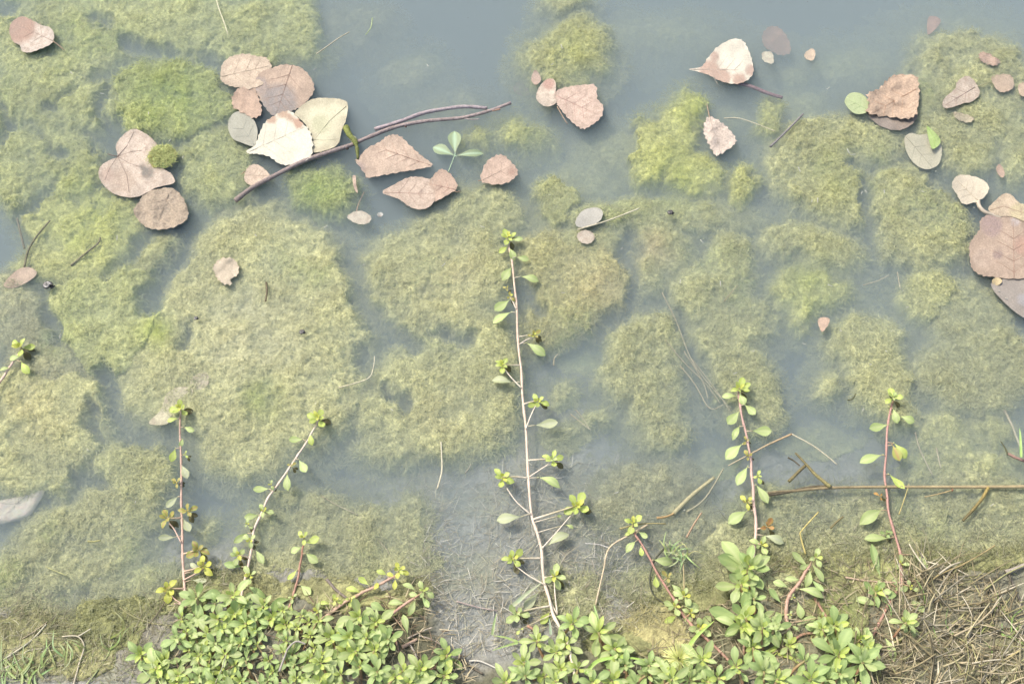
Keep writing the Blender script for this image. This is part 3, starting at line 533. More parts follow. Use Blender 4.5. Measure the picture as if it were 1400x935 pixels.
fallen('small translucent leaf above the long sunken leaf by the runner tip', c5([(780, 660), (830, 625), (855, 640), (850, 680), (800, 705)]), -.005, K(204, 196, 160), serr=.1)
fallen('tiny heart shaped pink leaf in the dark gap at the right', C(1050, 300, 3, [(205, 415), (220, 402), (248, 405), (250, 425), (225, 460), (212, 445)]), -.001, K(206, 166, 144), serr=.4)
fallen('large lobed purple leaf with dark radiating veins and a torn hole', c1([(405, 720), (415, 680), (455, 655), (482, 642), (475, 600), (500, 560), (545, 530), (590, 545), (632, 578), (655, 620), (660, 680), (690, 705), (702, 712), (714, 750), (640, 770), (560, 808), (480, 800), (430, 765)]), .0016, K(190, 166, 160),
       [(*c1([(500, 740)])[0], 18, K(214, 190, 168)), (*c1([(440, 720)])[0], 10, K(204, 176, 158)), (*c1([(605, 708)])[0], 9, K(110, 110, 108)), (*c1([(585, 685)])[0], 5, K(116, 114, 110))], serr=.3, crumple=.001, veins=[c1([(482, 642), (520, 600), (550, 540)]), c1([(482, 642), (540, 622), (600, 616)]), c1([(482, 642), (530, 670), (575, 685)]), c1([(482, 642), (520, 720), (530, 790)]), c1([(482, 642), (450, 690), (430, 740)])], vcol=K(110, 88, 84), stalk=c1([(482, 642), (460, 638), (442, 632)]), scol=K(110, 90, 80))
fallen('dark crumbled brown leaf below the purple lobed leaf', c1([(548, 870), (570, 830), (600, 790), (690, 770), (740, 800), (770, 860), (760, 905), (700, 935), (640, 940), (590, 925)]), .0022, K(160, 138, 120), serr=.7, crumple=.0014, mat=M_crum, step=2.6, veins=fanv(c1([(700, 775)])[0], c1([(640, 930)])[0], (.3, .5), .35))
fallen('leaf scrap sliver below the small grey sunken leaf', c2([(745, 840), (765, 832), (775, 845), (755, 855)]), .0005, K(200, 205, 200), serr=0)
fallen('narrow pinkish bark flake hanging over the round algae ball', c2([(630, 665), (645, 660), (648, 700), (655, 740), (638, 720)]), .0016, K(196, 160, 146), serr=.2, cat='bark flake', name='bark_flake', step=2)
# clump of algae lying on the purple leaf
def tuft(label, px, py, r, z, h, colr, n=700):
    a = rng.random(n)*6.283; q = np.sqrt(rng.random(n)); c = P(px, py, z); m_ = mm(px, py)
    x = c.x+np.cos(a)*q*r*m_; y = c.y+np.sin(a)*q*r*m_*.95
    g = [(i, j) for i in range(12) for j in range(24)]
    V = [(c.x+math.cos(j/24*6.283)*i/11*r*m_*(1+.1*math.sin(j*1.7)), c.y+math.sin(j/24*6.283)*i/11*r*m_*(1+.1*math.sin(j*1.7)), z+h*(1-(i/11)**2)+random.uniform(-.0006, .0006)) for i, j in g]
    F_ = [(i*24+j, (i+1)*24+j, (i+1)*24+(j+1) % 24, i*24+(j+1) % 24) for i in range(11) for j in range(24)]
    o = build('algae_tuft', V, F_, M_alg, [tuple(k*random.uniform(.7, 1.2) for k in colr) for _ in V]); tag(o, label, 'algae', 'algae mats floating in the pond')
    cl = np.array(colr)[None]*(.8+.5*rng.random(n))[:, None]
    V, Fq, cl = ribbons(x, y, z+h*(1-q*q)+rng.uniform(0, .0015, n), rng.random(n)*6.283, rng.uniform(.003, .008, n), rng.uniform(.0002, .0004, n), rng.normal(0, 1.6, n), cl, rng.uniform(0, .001, n))
    tag(build('filaments', V, Fq, M_fib, cl, parent=o), kind='stuff')
tuft('small round algae tuft lying on the torn purple leaf', 222, 214, 19, .002, .004, mix(BR, YE, .4))

# ---------------------------------------------------------------- three-leaflet sprig
def blade_np(L, W, bend=.12, fold=.18, nu=9, tipx=.55, kind=0, wav=0.0):
    """one leaf blade along +X, length L, half width W, with midrib fold and petiole"""
    V, F_, t_ = [], [], []
    for i in range(nu+1):
        u = i/nu; wv = W*(math.sin(math.pi*min(1, (u*.97+.015))**(1+tipx))**.85) if 0 < i < nu else W*.04
        zc = L*bend*math.sin(u*2.4)*.6-L*bend*u*u*.9
        for k, s in enumerate((-1, -.5, 0, .5, 1)):
            V.append((L*u, wv*s, zc+abs(s)*wv*fold+wav*W*math.sin(u*9+k*2)*abs(s))); t_.append((u, abs(s)))
    for i in range(nu):
        for k in range(4): F_.append((i*5+k, (i+1)*5+k, (i+1)*5+k+1, i*5+k+1))
    return V, F_, t_
LEAFM = {}
def leaf_mesh(kind, colr, vcol, L=1, W=.2, **kw):
    V, F_, t_ = blade_np(L, W, **kw); col = [mix(vcol, colr, min(1, s*1.6+.15)) if s < .4 else mix(colr, tuple(c*.9 for c in colr), u*.4) for u, s in t_]
    V = [Vector(v) for v in V]
    a, b, c = tube([Vector((-.12, 0, -.02)), Vector((0, 0, 0)), Vector((.8, 0, V[36+2].z if len(V) > 38 else 0))], .018, .008, 5, 0, (vcol, vcol), 1)
    n = len(V); V += a[:10]; F_ = F_+[tuple(n+i for i in f) for f in b[:5]]; col += c[:10]
    return raw_mesh('leaf', V, F_, M_green, col)
VARI = {}
for kn, (cc_, vc) in {'fresh': (K(176, 198, 138), K(204, 214, 160)), 'deep': (K(158, 186, 126), K(186, 206, 140)), 'yellow': (K(196, 206, 100), K(206, 210, 120)), 'grey': (K(178, 190, 158), K(196, 200, 176)),
                     'lime': (K(184, 206, 116), K(206, 216, 140)), 'olive': (K(164, 172, 98), K(190, 150, 110)), 'rust': (K(176, 150, 92), K(180, 120, 90)), 'dark': (K(92, 92, 50), K(96, 84, 54)), 'clover': (K(146, 166, 138), K(190, 215, 190))}.items():  # dark: painted reflection tone for the added leaves under runner shoots
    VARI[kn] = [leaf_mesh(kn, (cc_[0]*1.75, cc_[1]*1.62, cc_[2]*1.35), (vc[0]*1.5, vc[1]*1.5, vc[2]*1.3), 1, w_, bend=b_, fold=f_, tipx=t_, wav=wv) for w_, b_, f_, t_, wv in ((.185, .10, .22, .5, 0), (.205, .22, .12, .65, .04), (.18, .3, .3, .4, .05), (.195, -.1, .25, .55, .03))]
def leaf_at(parent, b, t, kind='fresh', wr=1.0, roll=None, name='leaf', var=None):
    d = (t-b); L = d.length; x = d.normalized(); up = Vector((0, 0, 1)); y = up.cross(x)
    if y.length < 1e-3: y = Vector((0, 1, 0))
    y.normalize(); z = x.cross(y); R_ = Matrix((x, y, z)).transposed().to_4x4()
    roll = random.uniform(-.35, .35) if roll is None else roll
    M = Matrix.Translation(b) @ R_ @ Matrix.Rotation(roll, 4, 'X') @ Matrix.Diagonal((L, L*wr, L, 1))
    me = VARI[kind][random.randrange(4) if var is None else var]
    return inst(name, me, M, parent)
def rosette(parent, c, r, n=8, kind='fresh', stem_to=None, tilt=.0, scol=K(196, 150, 120), up=.35, wide=1.0):
    """a shoot: a short stem with whorled leaves as sub-parts"""
    b = stem_to if stem_to is not None else c+Vector((random.uniform(-.2, .2)*r, -r*.3, -r*.8))
    mid = (b+c)/2+Vector((random.uniform(-.1, .1), random.uniform(-.1, .1), .1))*r
    V, F_, cl = tube([b, mid, c], min(.0015, r*.1), min(.0012, r*.07), 6, .04, (scol, K(190, 180, 120)), 3)
    sh = build('shoot', V, F_, M_stem, cl, parent=parent); a0 = random.random()*6.28
    lean = Vector((random.uniform(-.25, .25), random.uniform(-.25, .15), 0))
    for i in range(n):
        u = i/max(1, n-1); a = a0+i*2.4; q = 1.18*r*(1.0-.62*u)*random.uniform(.85, 1.12); el = up*.2+u*1.0+random.uniform(-.15, .2)
        d = Vector((math.cos(a)*math.cos(el), math.sin(a)*math.cos(el), math.sin(el)))+lean*.5
        s = c-Vector((0, 0, r*.35*(1-u)))+Vector((d.x, d.y, 0))*r*.06
        kd = kind if not isinstance(kind, tuple) else (kind[0] if u < .6 else kind[1])
        leaf_at(sh, s, s+d.normalized()*q, kd, wide*random.uniform(.95, 1.2))
    return sh
def runner(label, stem, r0, r1, col0, col1, leaves, shoots, z=.002, group='creeping water plants reaching over the pond', branches=()):
    st2 = [stem[0]]
    for a_, b_ in zip(stem[:-1], stem[1:]):
        za, zb_ = (a_[2] if len(a_) > 2 else z), (b_[2] if len(b_) > 2 else z)
        st2 += [((a_[0]+b_[0])/2+random.uniform(-1.3, 1.3), (a_[1]+b_[1])/2, (za+zb_)/2+random.uniform(-.001, .002)), b_]
    pts = [GP(p[0], p[1], p[2] if len(p) > 2 else z) for p in st2]
    o = thing('creeping_plant', label, 'water plant', pts[0], group)
    def knots(u):
        k = 1.0
        for q in range(1, 12):
            k += .28*math.exp(-((u-q/12)*70)**2)
        return k
    V, F_, c = tube(pts, r0, r1, 8, .03, (col0, col1), 6, bulge=knots); build('stem', V, F_, M_stem, c, parent=o)
    for l in leaves:
        (bx_, by), (tx, ty) = l[0], l[1]; kd = l[2] if len(l) > 2 else 'fresh'; wr = l[3] if len(l) > 3 else 1.0
        zb = l[4] if len(l) > 4 else z+.001; zt = l[5] if len(l) > 5 else z+random.uniform(-.0005, .003)
        leaf_at(o, GP(bx_, by, zb), GP(tx, ty, zt)+Vector((0, 0, .001)), kd, wr*random.uniform(.95, 1.1))
        # leaf stalk back to the stem
        bb = GP(bx_, by, zb); best = min(((p-bb).length, i) for i, p in enumerate(DENSE(pts)))
        near = DENSE(pts)[best[1]]
        if .002 < best[0] < .03:
            V, F_, c = tube([near, (near+bb)/2+Vector((0, 0, .0008)), bb], .0006, .0005, 5, 0, (col0, K(196, 190, 140)), 2); build('leaf_stalk', V, F_, M_stem, c, parent=o)
    for s in branches:
        V, F_, c = tube(pts3(s, z+.002), .0008, .0006, 6, .03, (col0, col0), 4); build('branch', V, F_, M_stem, c, parent=o)
    for s in shoots:
        x, y, r = s[0], s[1], s[2]; n_ = s[3] if len(s) > 3 else 7; kd = s[4] if len(s) > 4 else ('fresh', 'yellow'); m_ = mm(x, y)
        c = GP(x, y, z+.002)+Vector((0, 0, .002+r*m_*.25)); near = min(DENSE(pts), key=lambda p: (p-c).length)
        if len(s) > 5: near = P(s[5][0], s[5][1], z+.001)
        sh = rosette(o, c, r*m_*1.12, n_, kd, stem_to=near if (near-c).length < .06 else None, scol=col0, up=.15, wide=1.35)
        if z < .0035:  # dark leaves added under the shoot, standing in for its shadow and reflection
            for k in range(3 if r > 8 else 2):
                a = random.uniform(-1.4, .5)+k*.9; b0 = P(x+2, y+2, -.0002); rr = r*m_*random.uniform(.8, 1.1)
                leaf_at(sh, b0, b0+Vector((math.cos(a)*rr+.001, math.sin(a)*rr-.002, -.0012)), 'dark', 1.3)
    return o
_dc = {}
def DENSE(pts):
    k = id(pts)
    if k not in _dc:
        out = []
        for a, b in zip(pts[:-1], pts[1:]):
            for t in range(12): out.append(a.lerp(b, t/12))
        _dc[k] = (out+[pts[-1]], pts)
    return _dc[k][0]
o = thing('clover_sprig', 'blue green sprig of three leaflets on a thin stalk in open water', 'sprig', P(620, 210, .001), None)
V, F_, c = tube(pts3(c2([(1083, 642), (1100, 600), (1115, 560)]), .001), .0007, .0006, 6, 0, (K(180, 205, 165),)*2, 3); build('stalk', V, F_, M_stem, c, parent=o)
for b, t, wr in (((1115, 552), (1112, 445), 1.35), ((1108, 562), (1010, 522), 1.5), ((1125, 564), (1250, 550), .95)):
    b, t = c2([b])[0], c2([t])[0]; leaf_at(o, P(*b, .0015), P(*t, .002), 'clover', wr, roll=0, name='leaflet', var=0)

# ---------------------------------------------------------------- the long runners
RED, ROSE, TANS = K(222, 190, 166, .72), K(230, 204, 182, .74), K(234, 214, 188, .74)
def q2(l): return C(180, 500, 2.15, l)
def lv(cf, rows):
    out = []
    for r in rows: out.append([cf([r[0]])[0], cf([r[1]])[0]]+list(r[2:]))
    return out
def shs(cf, s, rows): return [[*cf([r[0]])[0], r[1]/s]+[(cf([v])[0] if isinstance(v, tuple) and len(v) == 2 and not isinstance(v[0], str) else v) for v in r[2:]] for r in rows]
ident = lambda l: l
runner('short leafy sprig reaching in at the left edge over dull algae', [(-20, 545), (5, 515), (16, 498), (28, 481)], .0014, .001, RED, ROSE,
       lv(c5, [((85, 560), (40, 575), 'fresh', 1.3), ((88, 585), (118, 632), 'lime', 1.25), ((40, 610), (0, 618), 'fresh', 1.2)]), [(30, 476, 15, 7, ('lime', 'yellow'))], z=.003)
runner('upright runner with dark reddish stem and yellowing shoots, first of the left pair', q2([(158, 712), (150, 560), (146, 400), (143, 220), (143, 150)]), .0014, .0009, RED, K(206, 170, 146),
       lv(q2, [((155, 180), (184, 193), 'fresh', 1.35), ((128, 244), (117, 282), 'lime', 1.2), ((148, 293), (165, 331), 'grey', 1.4), ((135, 385), (101, 416), 'grey', 1.2), ((152, 450), (172, 488), 'grey', 1.3), ((126, 503), (78, 506), 'grey', 1.1),
               ((150, 215), (143, 240), 'fresh', 1.4), ((135, 155), (105, 163), 'lime', 1.1), ((178, 629), (222, 634), 'grey', 1.1), ((200, 600), (172, 580), 'grey', 1.0)]),
       shs(q2, 2.15, [((145, 128), 27, 8, ('lime', 'yellow')), ((134, 345), 18, 5, 'olive'), ((165, 428), 26, 6, 'olive'), ((107, 450), 28, 7, 'olive'), ((198, 543), 28, 7, 'olive'), ((213, 590), 28, 8, ('yellow', 'olive')), ((107, 658), 30, 8, ('yellow', 'olive')), ((160, 262), 10, 4, 'lime')]),
       branches=[q2([(152, 630), (185, 612), (212, 596)]), q2([(153, 700), (130, 688), (112, 668)]), q2([(146, 520), (125, 480), (110, 462)]), q2([(152, 700), (125, 698)])])
runner('slanting runner leaning right, second of the left pair', q2([(318, 700), (335, 620), (348, 560), (360, 480), (400, 390), (450, 320), (490, 260), (520, 215), (545, 172)]), .0014, .0009, ROSE, TANS,
       lv(q2, [((502, 216), (462, 218), 'fresh', 1.3), ((526, 200), (529, 234), 'lime', 1.5), ((492, 277), (514, 314), 'fresh', 1.3), ((458, 318), (458, 366), 'fresh', 1.2), ((403, 361), (357, 365), 'fresh', 1.3), ((373, 439), (331, 446), 'fresh', 1.3),
               ((340, 492), (301, 520), 'fresh', 1.2), ((366, 542), (388, 581), 'fresh', 1.1), ((322, 590), (271, 582), 'deep', 1.0), ((345, 648), (393, 681), 'deep', .9)]),
       shs(q2, 2.15, [((549, 158), 30, 8, ('lime', 'yellow')), ((470, 295), 13, 4, 'olive'), ((410, 350), 14, 4), ((390, 428), 20, 6), ((342, 468), 15, 5), ((350, 515), 20, 6), ((315, 560), 28, 7), ((350, 618), 24, 6)]))
runner('short red stemmed shoot with paired leaves above the left clump', q2([(455, 740), (470, 690), (490, 620), (500, 560), (507, 520)]), .0012, .0009, K(214, 170, 144), K(190, 140, 110),
       lv(q2, [((512, 520), (553, 506), 'lime', 1.4), ((500, 533), (468, 548), 'fresh', 1.5), ((513, 552), (547, 578), 'fresh', 1.4), ((485, 600), (460, 630), 'lime', 1.2), ((497, 645), (528, 672), 'fresh', 1.3), ((466, 685), (419, 693), 'deep', 1.0), ((470, 700), (463, 732), 'lime', 1.1)]),
       shs(q2, 2.15, [((507, 505), 22, 5, ('lime', 'yellow')), ((475, 682), 14, 5)]), z=.004)
q4 = lambda l: C(640, 300, 3.595, l)
q5 = lambda l: C(640, 520, 2.255, l)
runner('tallest pale stemmed runner standing alone in the middle of the pond', [(786, 925, .02), (773, 870, .010), (756, 839, .006), (744, 795), (740, 750), (726.5, 702), (719, 586), (714, 536), (709.5, 481), (706.5, 420), (700, 357), (695.6, 335)], .0016, .0010, K(228, 214, 190, .76), K(226, 196, 168, .7),
       lv(q4, [((210, 104), (269, 95), 'fresh', 1.1), ((192, 133), (152, 168), 'lime', 1.2), ((206, 145), (225, 204), 'fresh', 1.5), ((240, 186), (299, 200), 'fresh', 1.3), ((211, 238), (170, 298), 'fresh', 1.3), ((262, 281), (347, 302), 'fresh', 1.1),
               ((202, 396), (128, 450), 'fresh', 1.2), ((207, 457), (121, 510), 'fresh', 1.1), ((290, 608), (380, 668), 'fresh', 1.1), ((213, 803), (117, 786), 'grey', 1.15)])
       + lv(q5, [((208, 138), (277, 131), 'grey', 1.1), ((221, 300), (284, 327), 'fresh', 1.2), ((162, 420), (88, 430), 'grey', 1.1), ((248, 507), (310, 470), 'grey', 1.2), ((217, 652), (172, 706), 'grey', 1.1), ((250, 715), (224, 750), 'lime', 1.4), ((300, 445), (325, 455), 'fresh', 1.2), ((290, 415), (275, 420), 'fresh', 1.4)]),
       shs(q4, 3.595, [((195, 95), 42, 8, ('lime', 'yellow')), ((207, 383), 24, 5, ('olive', 'yellow')), ((190, 345), 18, 4, 'olive'), ((323, 573), 30, 7, ('olive', 'yellow')), ((168, 722), 36, 8, ('lime', 'yellow')), ((347, 900), 40, 8, ('lime', 'yellow'))])
       + shs(q5, 2.255, [((260, 246), 28, 8, ('lime', 'fresh')), ((105, 303), 32, 8, ('lime', 'yellow')), ((335, 390), 36, 9, ('lime', 'yellow')), ((137, 552), 32, 8, ('lime', 'yellow')), ((267, 605), 34, 8, ('fresh', 'yellow')), ((150, 720), 34, 7, 'fresh'), ((160, 768), 14, 3, 'lime')]),
       branches=[q5([(178, 150), (195, 105), (212, 72)]), q5([(190, 296), (222, 275), (250, 256)]), q5([(194, 413), (150, 375), (118, 330)]), q5([(228, 517), (275, 465), (330, 400)]), q5([(238, 630), (185, 600), (148, 572)]), q5([(275, 720), (268, 660), (266, 620)]),
                 q4([(262, 828), (215, 780), (180, 738)]), q4([(255, 612), (290, 590), (320, 578)]), q4([(236, 440), (218, 400), (205, 380)]), q5([(275, 722), (245, 660), (232, 600)])])
q6 = lambda l: C(800, 640, 3.17, l)
runner('runner leaning left from the right clump below the bent reed', q6([(650, 860), (620, 830), (540, 750), (480, 700), (420, 630), (370, 545), (310, 450), (240, 320), (205, 262)]), .0014, .0010, K(214, 166, 140), K(204, 156, 136),
       lv(q6, [((217, 318), (177, 362), 'fresh', 1.4), ((240, 340), (246, 382), 'lime', 1.5), ((232, 275), (270, 302), 'fresh', 1.4), ((200, 278), (172, 290), 'lime', 1.4), ((300, 396), (378, 408), 'fresh', 1.3), ((304, 465), (309, 519), 'lime', 1.3), ((374, 503), (418, 545), 'fresh', 1.2),
               ((428, 596), (494, 602), 'fresh', 1.3), ((396, 638), (345, 668), 'lime', 1.1), ((545, 652), (622, 630), 'deep', 1.0), ((355, 620), (380, 600), 'fresh', 1.2)]),
       shs(q6, 3.17, [((205, 238), 38, 7, ('lime', 'yellow')), ((358, 472), 24, 5, 'olive'), ((430, 556), 38, 7), ((388, 600), 36, 7), ((455, 628), 36, 6), ((498, 692), 46, 8)]), z=.004)
q7 = lambda l: C(940, 500, 3.34, l)
runner('upright pink stemmed runner crossing the bent reed', q7([(300, 880), (305, 830), (312, 700), (300, 560), (290, 430), (265, 300), (238, 165), (232, 120)]), .0016, .001, ROSE, K(206, 160, 146),
       lv(q7, [((221, 138), (157, 141), 'fresh', 1.2), ((238, 128), (259, 178), 'fresh', 1.5), ((262, 178), (310, 223), 'fresh', 1.4), ((235, 208), (181, 270), 'fresh', 1.3), ((236, 278), (206, 336), 'fresh', 1.2), ((298, 297), (383, 300), 'fresh', 1.3), ((246, 360), (174, 424), 'fresh', 1.2),
               ((272, 463), (225, 545), 'fresh', 1.2), ((315, 545), (367, 627), 'fresh', 1.1), ((270, 663), (187, 717), 'fresh', 1.1), ((245, 105), (287, 82), 'lime', 1.2), ((350, 775), (441, 806), 'grey', 1.2)]),
       shs(q7, 3.34, [((236, 108), 40, 8, ('lime', 'yellow')), ((266, 347), 20, 4, 'olive'), ((276, 416), 22, 5, 'olive'), ((318, 507), 28, 5, 'lime'), ((270, 626), 36, 6, ('yellow', 'olive')), ((362, 737), 32, 5, 'rust', (318, 745)), ((335, 820), 40, 7)]))
q8 = lambda l: C(1080, 500, 2.15, l)
runner('red stemmed runner crossing the long reed at the right', [(*q8([(215, 835)])[0], .012), (*q8([(235, 805)])[0], .008), *q8([(290, 700), (328, 640), (325, 555), (290, 430), (278, 320), (285, 200), (300, 112)])], .0015, .001, K(220, 172, 146), K(210, 160, 146),
       lv(q8, [((287, 173), (231, 186), 'fresh', 1.15), ((325, 148), (366, 166), 'fresh', 1.3), ((304, 127), (315, 169), 'fresh', 1.3), ((268, 262), (205, 284), 'fresh', 1.15), ((308, 229), (342, 272), 'lime', 1.2), ((302, 234), (322, 280), 'olive', 1.4), ((293, 320), (335, 363), 'lime', 1.1),
               ((266, 424), (207, 463), 'fresh', 1.2), ((287, 507), (218, 508), 'fresh', 1.1), ((360, 555), (406, 592), 'fresh', 1.1), ((256, 705), (188, 683), 'fresh', 1.0), ((350, 678), (393, 726), 'fresh', 1.1), ((280, 800), (308, 868), 'fresh', .9), ((265, 620), (238, 525), 'deep', .6)]),
       shs(q8, 2.15, [((300, 97), 26, 7, ('lime', 'fresh')), ((280, 495), 18, 5, 'deep'), ((263, 385), 14, 4, 'rust'), ((325, 585), 22, 5), ((262, 665), 30, 7), ((350, 650), 22, 5), ((345, 762), 32, 7, 'fresh', (268, 775)), ((312, 650), 20, 3, 'deep')]))

# ---------------------------------------------------------------- dense plants on the bank
def clump(label, anchors, r=(22, 30), zb=.012, kind=('fresh', 'fresh'), zr=.02, nl=(8, 11), group='leafy clumps of creeping plants on the bank', stems=()):
    cx = sum(a[0] for a in anchors)/len(anchors); cy_ = sum(a[1] for a in anchors)/len(anchors)
    o = thing('creeping_plant', label, 'water plant', P(cx, cy_, 0), group)
    for a in anchors:
        m_ = mm(a[0], a[1]); rr = (a[2] if len(a) > 2 else random.uniform(*r))*m_
        zz = max(zb*.4, GP(a[0], a[1], 0).z)+zb*.5+random.random()*zr*.7; c = P(a[0], a[1], zz)
        st = P(a[0]+(cx-a[0])*.35+random.uniform(-6, 6), a[1]+22+random.uniform(-5, 10), max(.001, zz-.012))
        kd = random.choice((('fresh', 'lime'), ('deep', 'fresh'), ('fresh', 'lime'), ('deep', 'lime'))) if kind == ('fresh', 'fresh') else kind
        rosette(o, c, rr, random.randint(*nl), kd, stem_to=st, scol=K(188, 136, 108), up=.3)
    for s in stems:
        V, F_, c = tube(pts3(s, zb*.6), .0015, .0012, 6, .04, (K(200, 150, 122), K(206, 170, 140)), 4); build('stem', V, F_, M_stem, c, parent=o)
    return o
def fill(poly, n, rmin, keepout=(), seed=1):
    rd = random.Random(seed); out = []
    x0, x1 = min(p[0] for p in poly), max(p[0] for p in poly); y0, y1 = min(p[1] for p in poly), max(p[1] for p in poly); tries = 0
    def inside(x, y):
        c = False; j = len(poly)-1
        for i in range(len(poly)):
            xi, yi = poly[i]; xj, yj = poly[j]
            if (yi > y) != (yj > y) and x < (xj-xi)*(y-yi)/(yj-yi)+xi: c = not c
            j = i
        return c
    while len(out) < n and tries < 4000:
        tries += 1; x, y = rd.uniform(x0, x1), rd.uniform(y0, y1)
        if inside(x, y) and all(math.hypot(x-a[0], y-a[1]) > rmin for a in list(out)+list(keepout)): out.append((x, y))
    return out
q3 = lambda l: C(180, 780, 5.6, l)
m1 = q3([(495, 205), (500, 380), (770, 190), (420, 470), (660, 370), (790, 330)])
clump('leafy upper edge of the dense left clump under the reddish runner', m1, (22, 28), .012)
m2 = q3([(1005, 270), (870, 400), (1070, 360), (1180, 410), (950, 360), (1230, 640)])
clump('leafy upper right edge of the dense left clump', m2, (20, 26), .010)
clump('separate low rosettes at the left foot of the dense clump', q3([(70, 640), (190, 740), (230, 790), (250, 690), (350, 850)]), (22, 28), .006, zr=.006, stems=[q3([(300, 790), (450, 800), (560, 830)])])
f1 = fill([(235, 850), (270, 822), (330, 815), (330, 950), (235, 950), (250, 900)], 27, 14, m1, 3)
clump('crowded small leaves in the west half of the dense left clump', f1, (15, 21), .009, zr=.016, nl=(7, 10))
f2 = fill([(330, 822), (400, 822), (440, 850), (450, 950), (330, 950)], 30, 13, m2, 4)
clump('crowded small leaves in the east half of the dense left clump', f2, (13, 19), .008, zr=.016, nl=(7, 10))
q9 = lambda l: C(430, 760, 5.344, l)
clump('leafy rosettes right of the dense clump around the fallen stalks', q9([(130, 590), (240, 700), (450, 480), (440, 680), (330, 440), (360, 560)]), (22, 28), .010)
clump('mixed rosettes filling the ground right of the dense left clump', fill([(440, 850), (480, 830), (550, 860), (600, 940), (440, 950)], 11, 20, (), 15), (18, 25), .012)
clump('loose rosettes between the tallest runner foot and the sedge', fill([(690, 905), (760, 880), (880, 900), (900, 950), (690, 950)], 5, 24, (), 16), (18, 24), .010)
clump('loose rosettes low in the right clump under the bigger whorls', fill([(960, 880), (1050, 850), (1150, 850), (1210, 900), (1200, 950), (950, 950)], 9, 24, (), 17), (17, 24), .008)
clump('big bottom rosettes between the dense clump and the bare mud', q9([(190, 860), (460, 840), (590, 880), (40, 780), (330, 800), (40, 900), (690, 930)]), (20, 27), .014)
clump('two outer rosettes on a red stem beside the crooked twigs', q9([(770, 830), (970, 720), (950, 870)]), (22, 26), .008, zr=.004, stems=[q9([(780, 870), (900, 800), (960, 760)])])
runner('yellow leaved runner slanting over the mud above the twigs', q9([(40, 470), (150, 390), (250, 320), (350, 265), (420, 235), (500, 195), (590, 145)]), .0018, .0012, K(224, 190, 158, .65), K(214, 176, 150, .6),
       lv(q9, [((330, 265), (230, 232), 'lime', 1.2), ((395, 210), (322, 155), 'lime', 1.2), ((430, 245), (470, 200), 'yellow', 1.6), ((530, 140), (455, 105), 'lime', 1.2), ((590, 170), (585, 245), 'yellow', 1.3), ((110, 345), (35, 342), 'lime', 1.1), ((585, 150), (530, 125), 'yellow', 1.4)]),
       shs(q9, 5.344, [((620, 110), 60, 8, ('yellow', 'lime')), ((155, 325), 40, 6, ('lime', 'yellow')), ((265, 320), 40, 5, ('lime', 'yellow')), ((20, 410), 45, 6)]), z=.010, group='leafy clumps of creeping plants on the bank')
runner('red stemmed shoot with long pointed leaves above the crooked twigs', q9([(360, 640), (430, 540), (520, 465), (620, 380), (730, 305)]), .0017, .0012, K(218, 170, 144, .65), K(218, 176, 150, .65),
       lv(q9, [((655, 345), (538, 340), 'fresh', 1.1), ((520, 400), (412, 345), 'deep', 1.2), ((735, 325), (690, 435), 'fresh', 1.2), ((735, 250), (645, 200), 'fresh', 1.1), ((770, 290), (690, 275), 'fresh', 1.1), ((785, 295), (840, 375), 'deep', 1.1), ((680, 570), (650, 425), 'fresh', .9), ((480, 640), (535, 520), 'fresh', 1.0), ((385, 520), (262, 400), 'deep', .9)]),
       shs(q9, 5.344, [((800, 255), 60, 6, ('fresh', 'lime'))]), z=.014, group='leafy clumps of creeping plants on the bank')
q10 = lambda l: C(680, 780, 5.6, l)
clump('rosettes at the foot of the tallest runner', q10([(580, 400), (300, 530), (530, 560), (200, 700), (620, 740), (210, 800)]), (20, 26), .012, stems=[q10([(600, 800), (540, 640)]), q10([(230, 420), (330, 480)])])
clump('large rosette on a red stem right of the tallest runner foot', [(*q10([(775, 470)])[0], 30), (*q10([(900, 590)])[0], 26), (*q10([(980, 720)])[0], 22)], (24, 30), .012, stems=[q10([(780, 520), (880, 660), (960, 760), (1030, 870)])])
clump('rosettes along the bottom edge below the sedge stalk', q10([(440, 840), (730, 850), (1150, 790), (880, 840), (1340, 830), (60, 850)]), (20, 26), .014)
clump('low rosettes left of the sedge head', q10([(1160, 720), (1290, 770)]), (20, 26), .016)
q11 = lambda l: C(930, 740, 4.796, l)
clump('tall leafy shoot with big oblong leaves at the top of the right clump', [(*q11([(460, 160)])[0], 33), (*q11([(440, 180)])[0], 38), (*q11([(480, 370)])[0], 22), (*q11([(400, 280)])[0], 26)], (26, 32), .024, zr=.004, stems=[q11([(460, 180), (455, 260), (460, 340)]), q11([(432, 560), (415, 740)])])
clump('broad whorl of oblong leaves in the heart of the right clump', [(*q11([(430, 500)])[0], 38), (*q11([(400, 560)])[0], 34), (*q11([(540, 560)])[0], 26), (*q11([(620, 560)])[0], 20)], (26, 32), .022, zr=.006, stems=[q11([(440, 560), (430, 660), (460, 800)])])
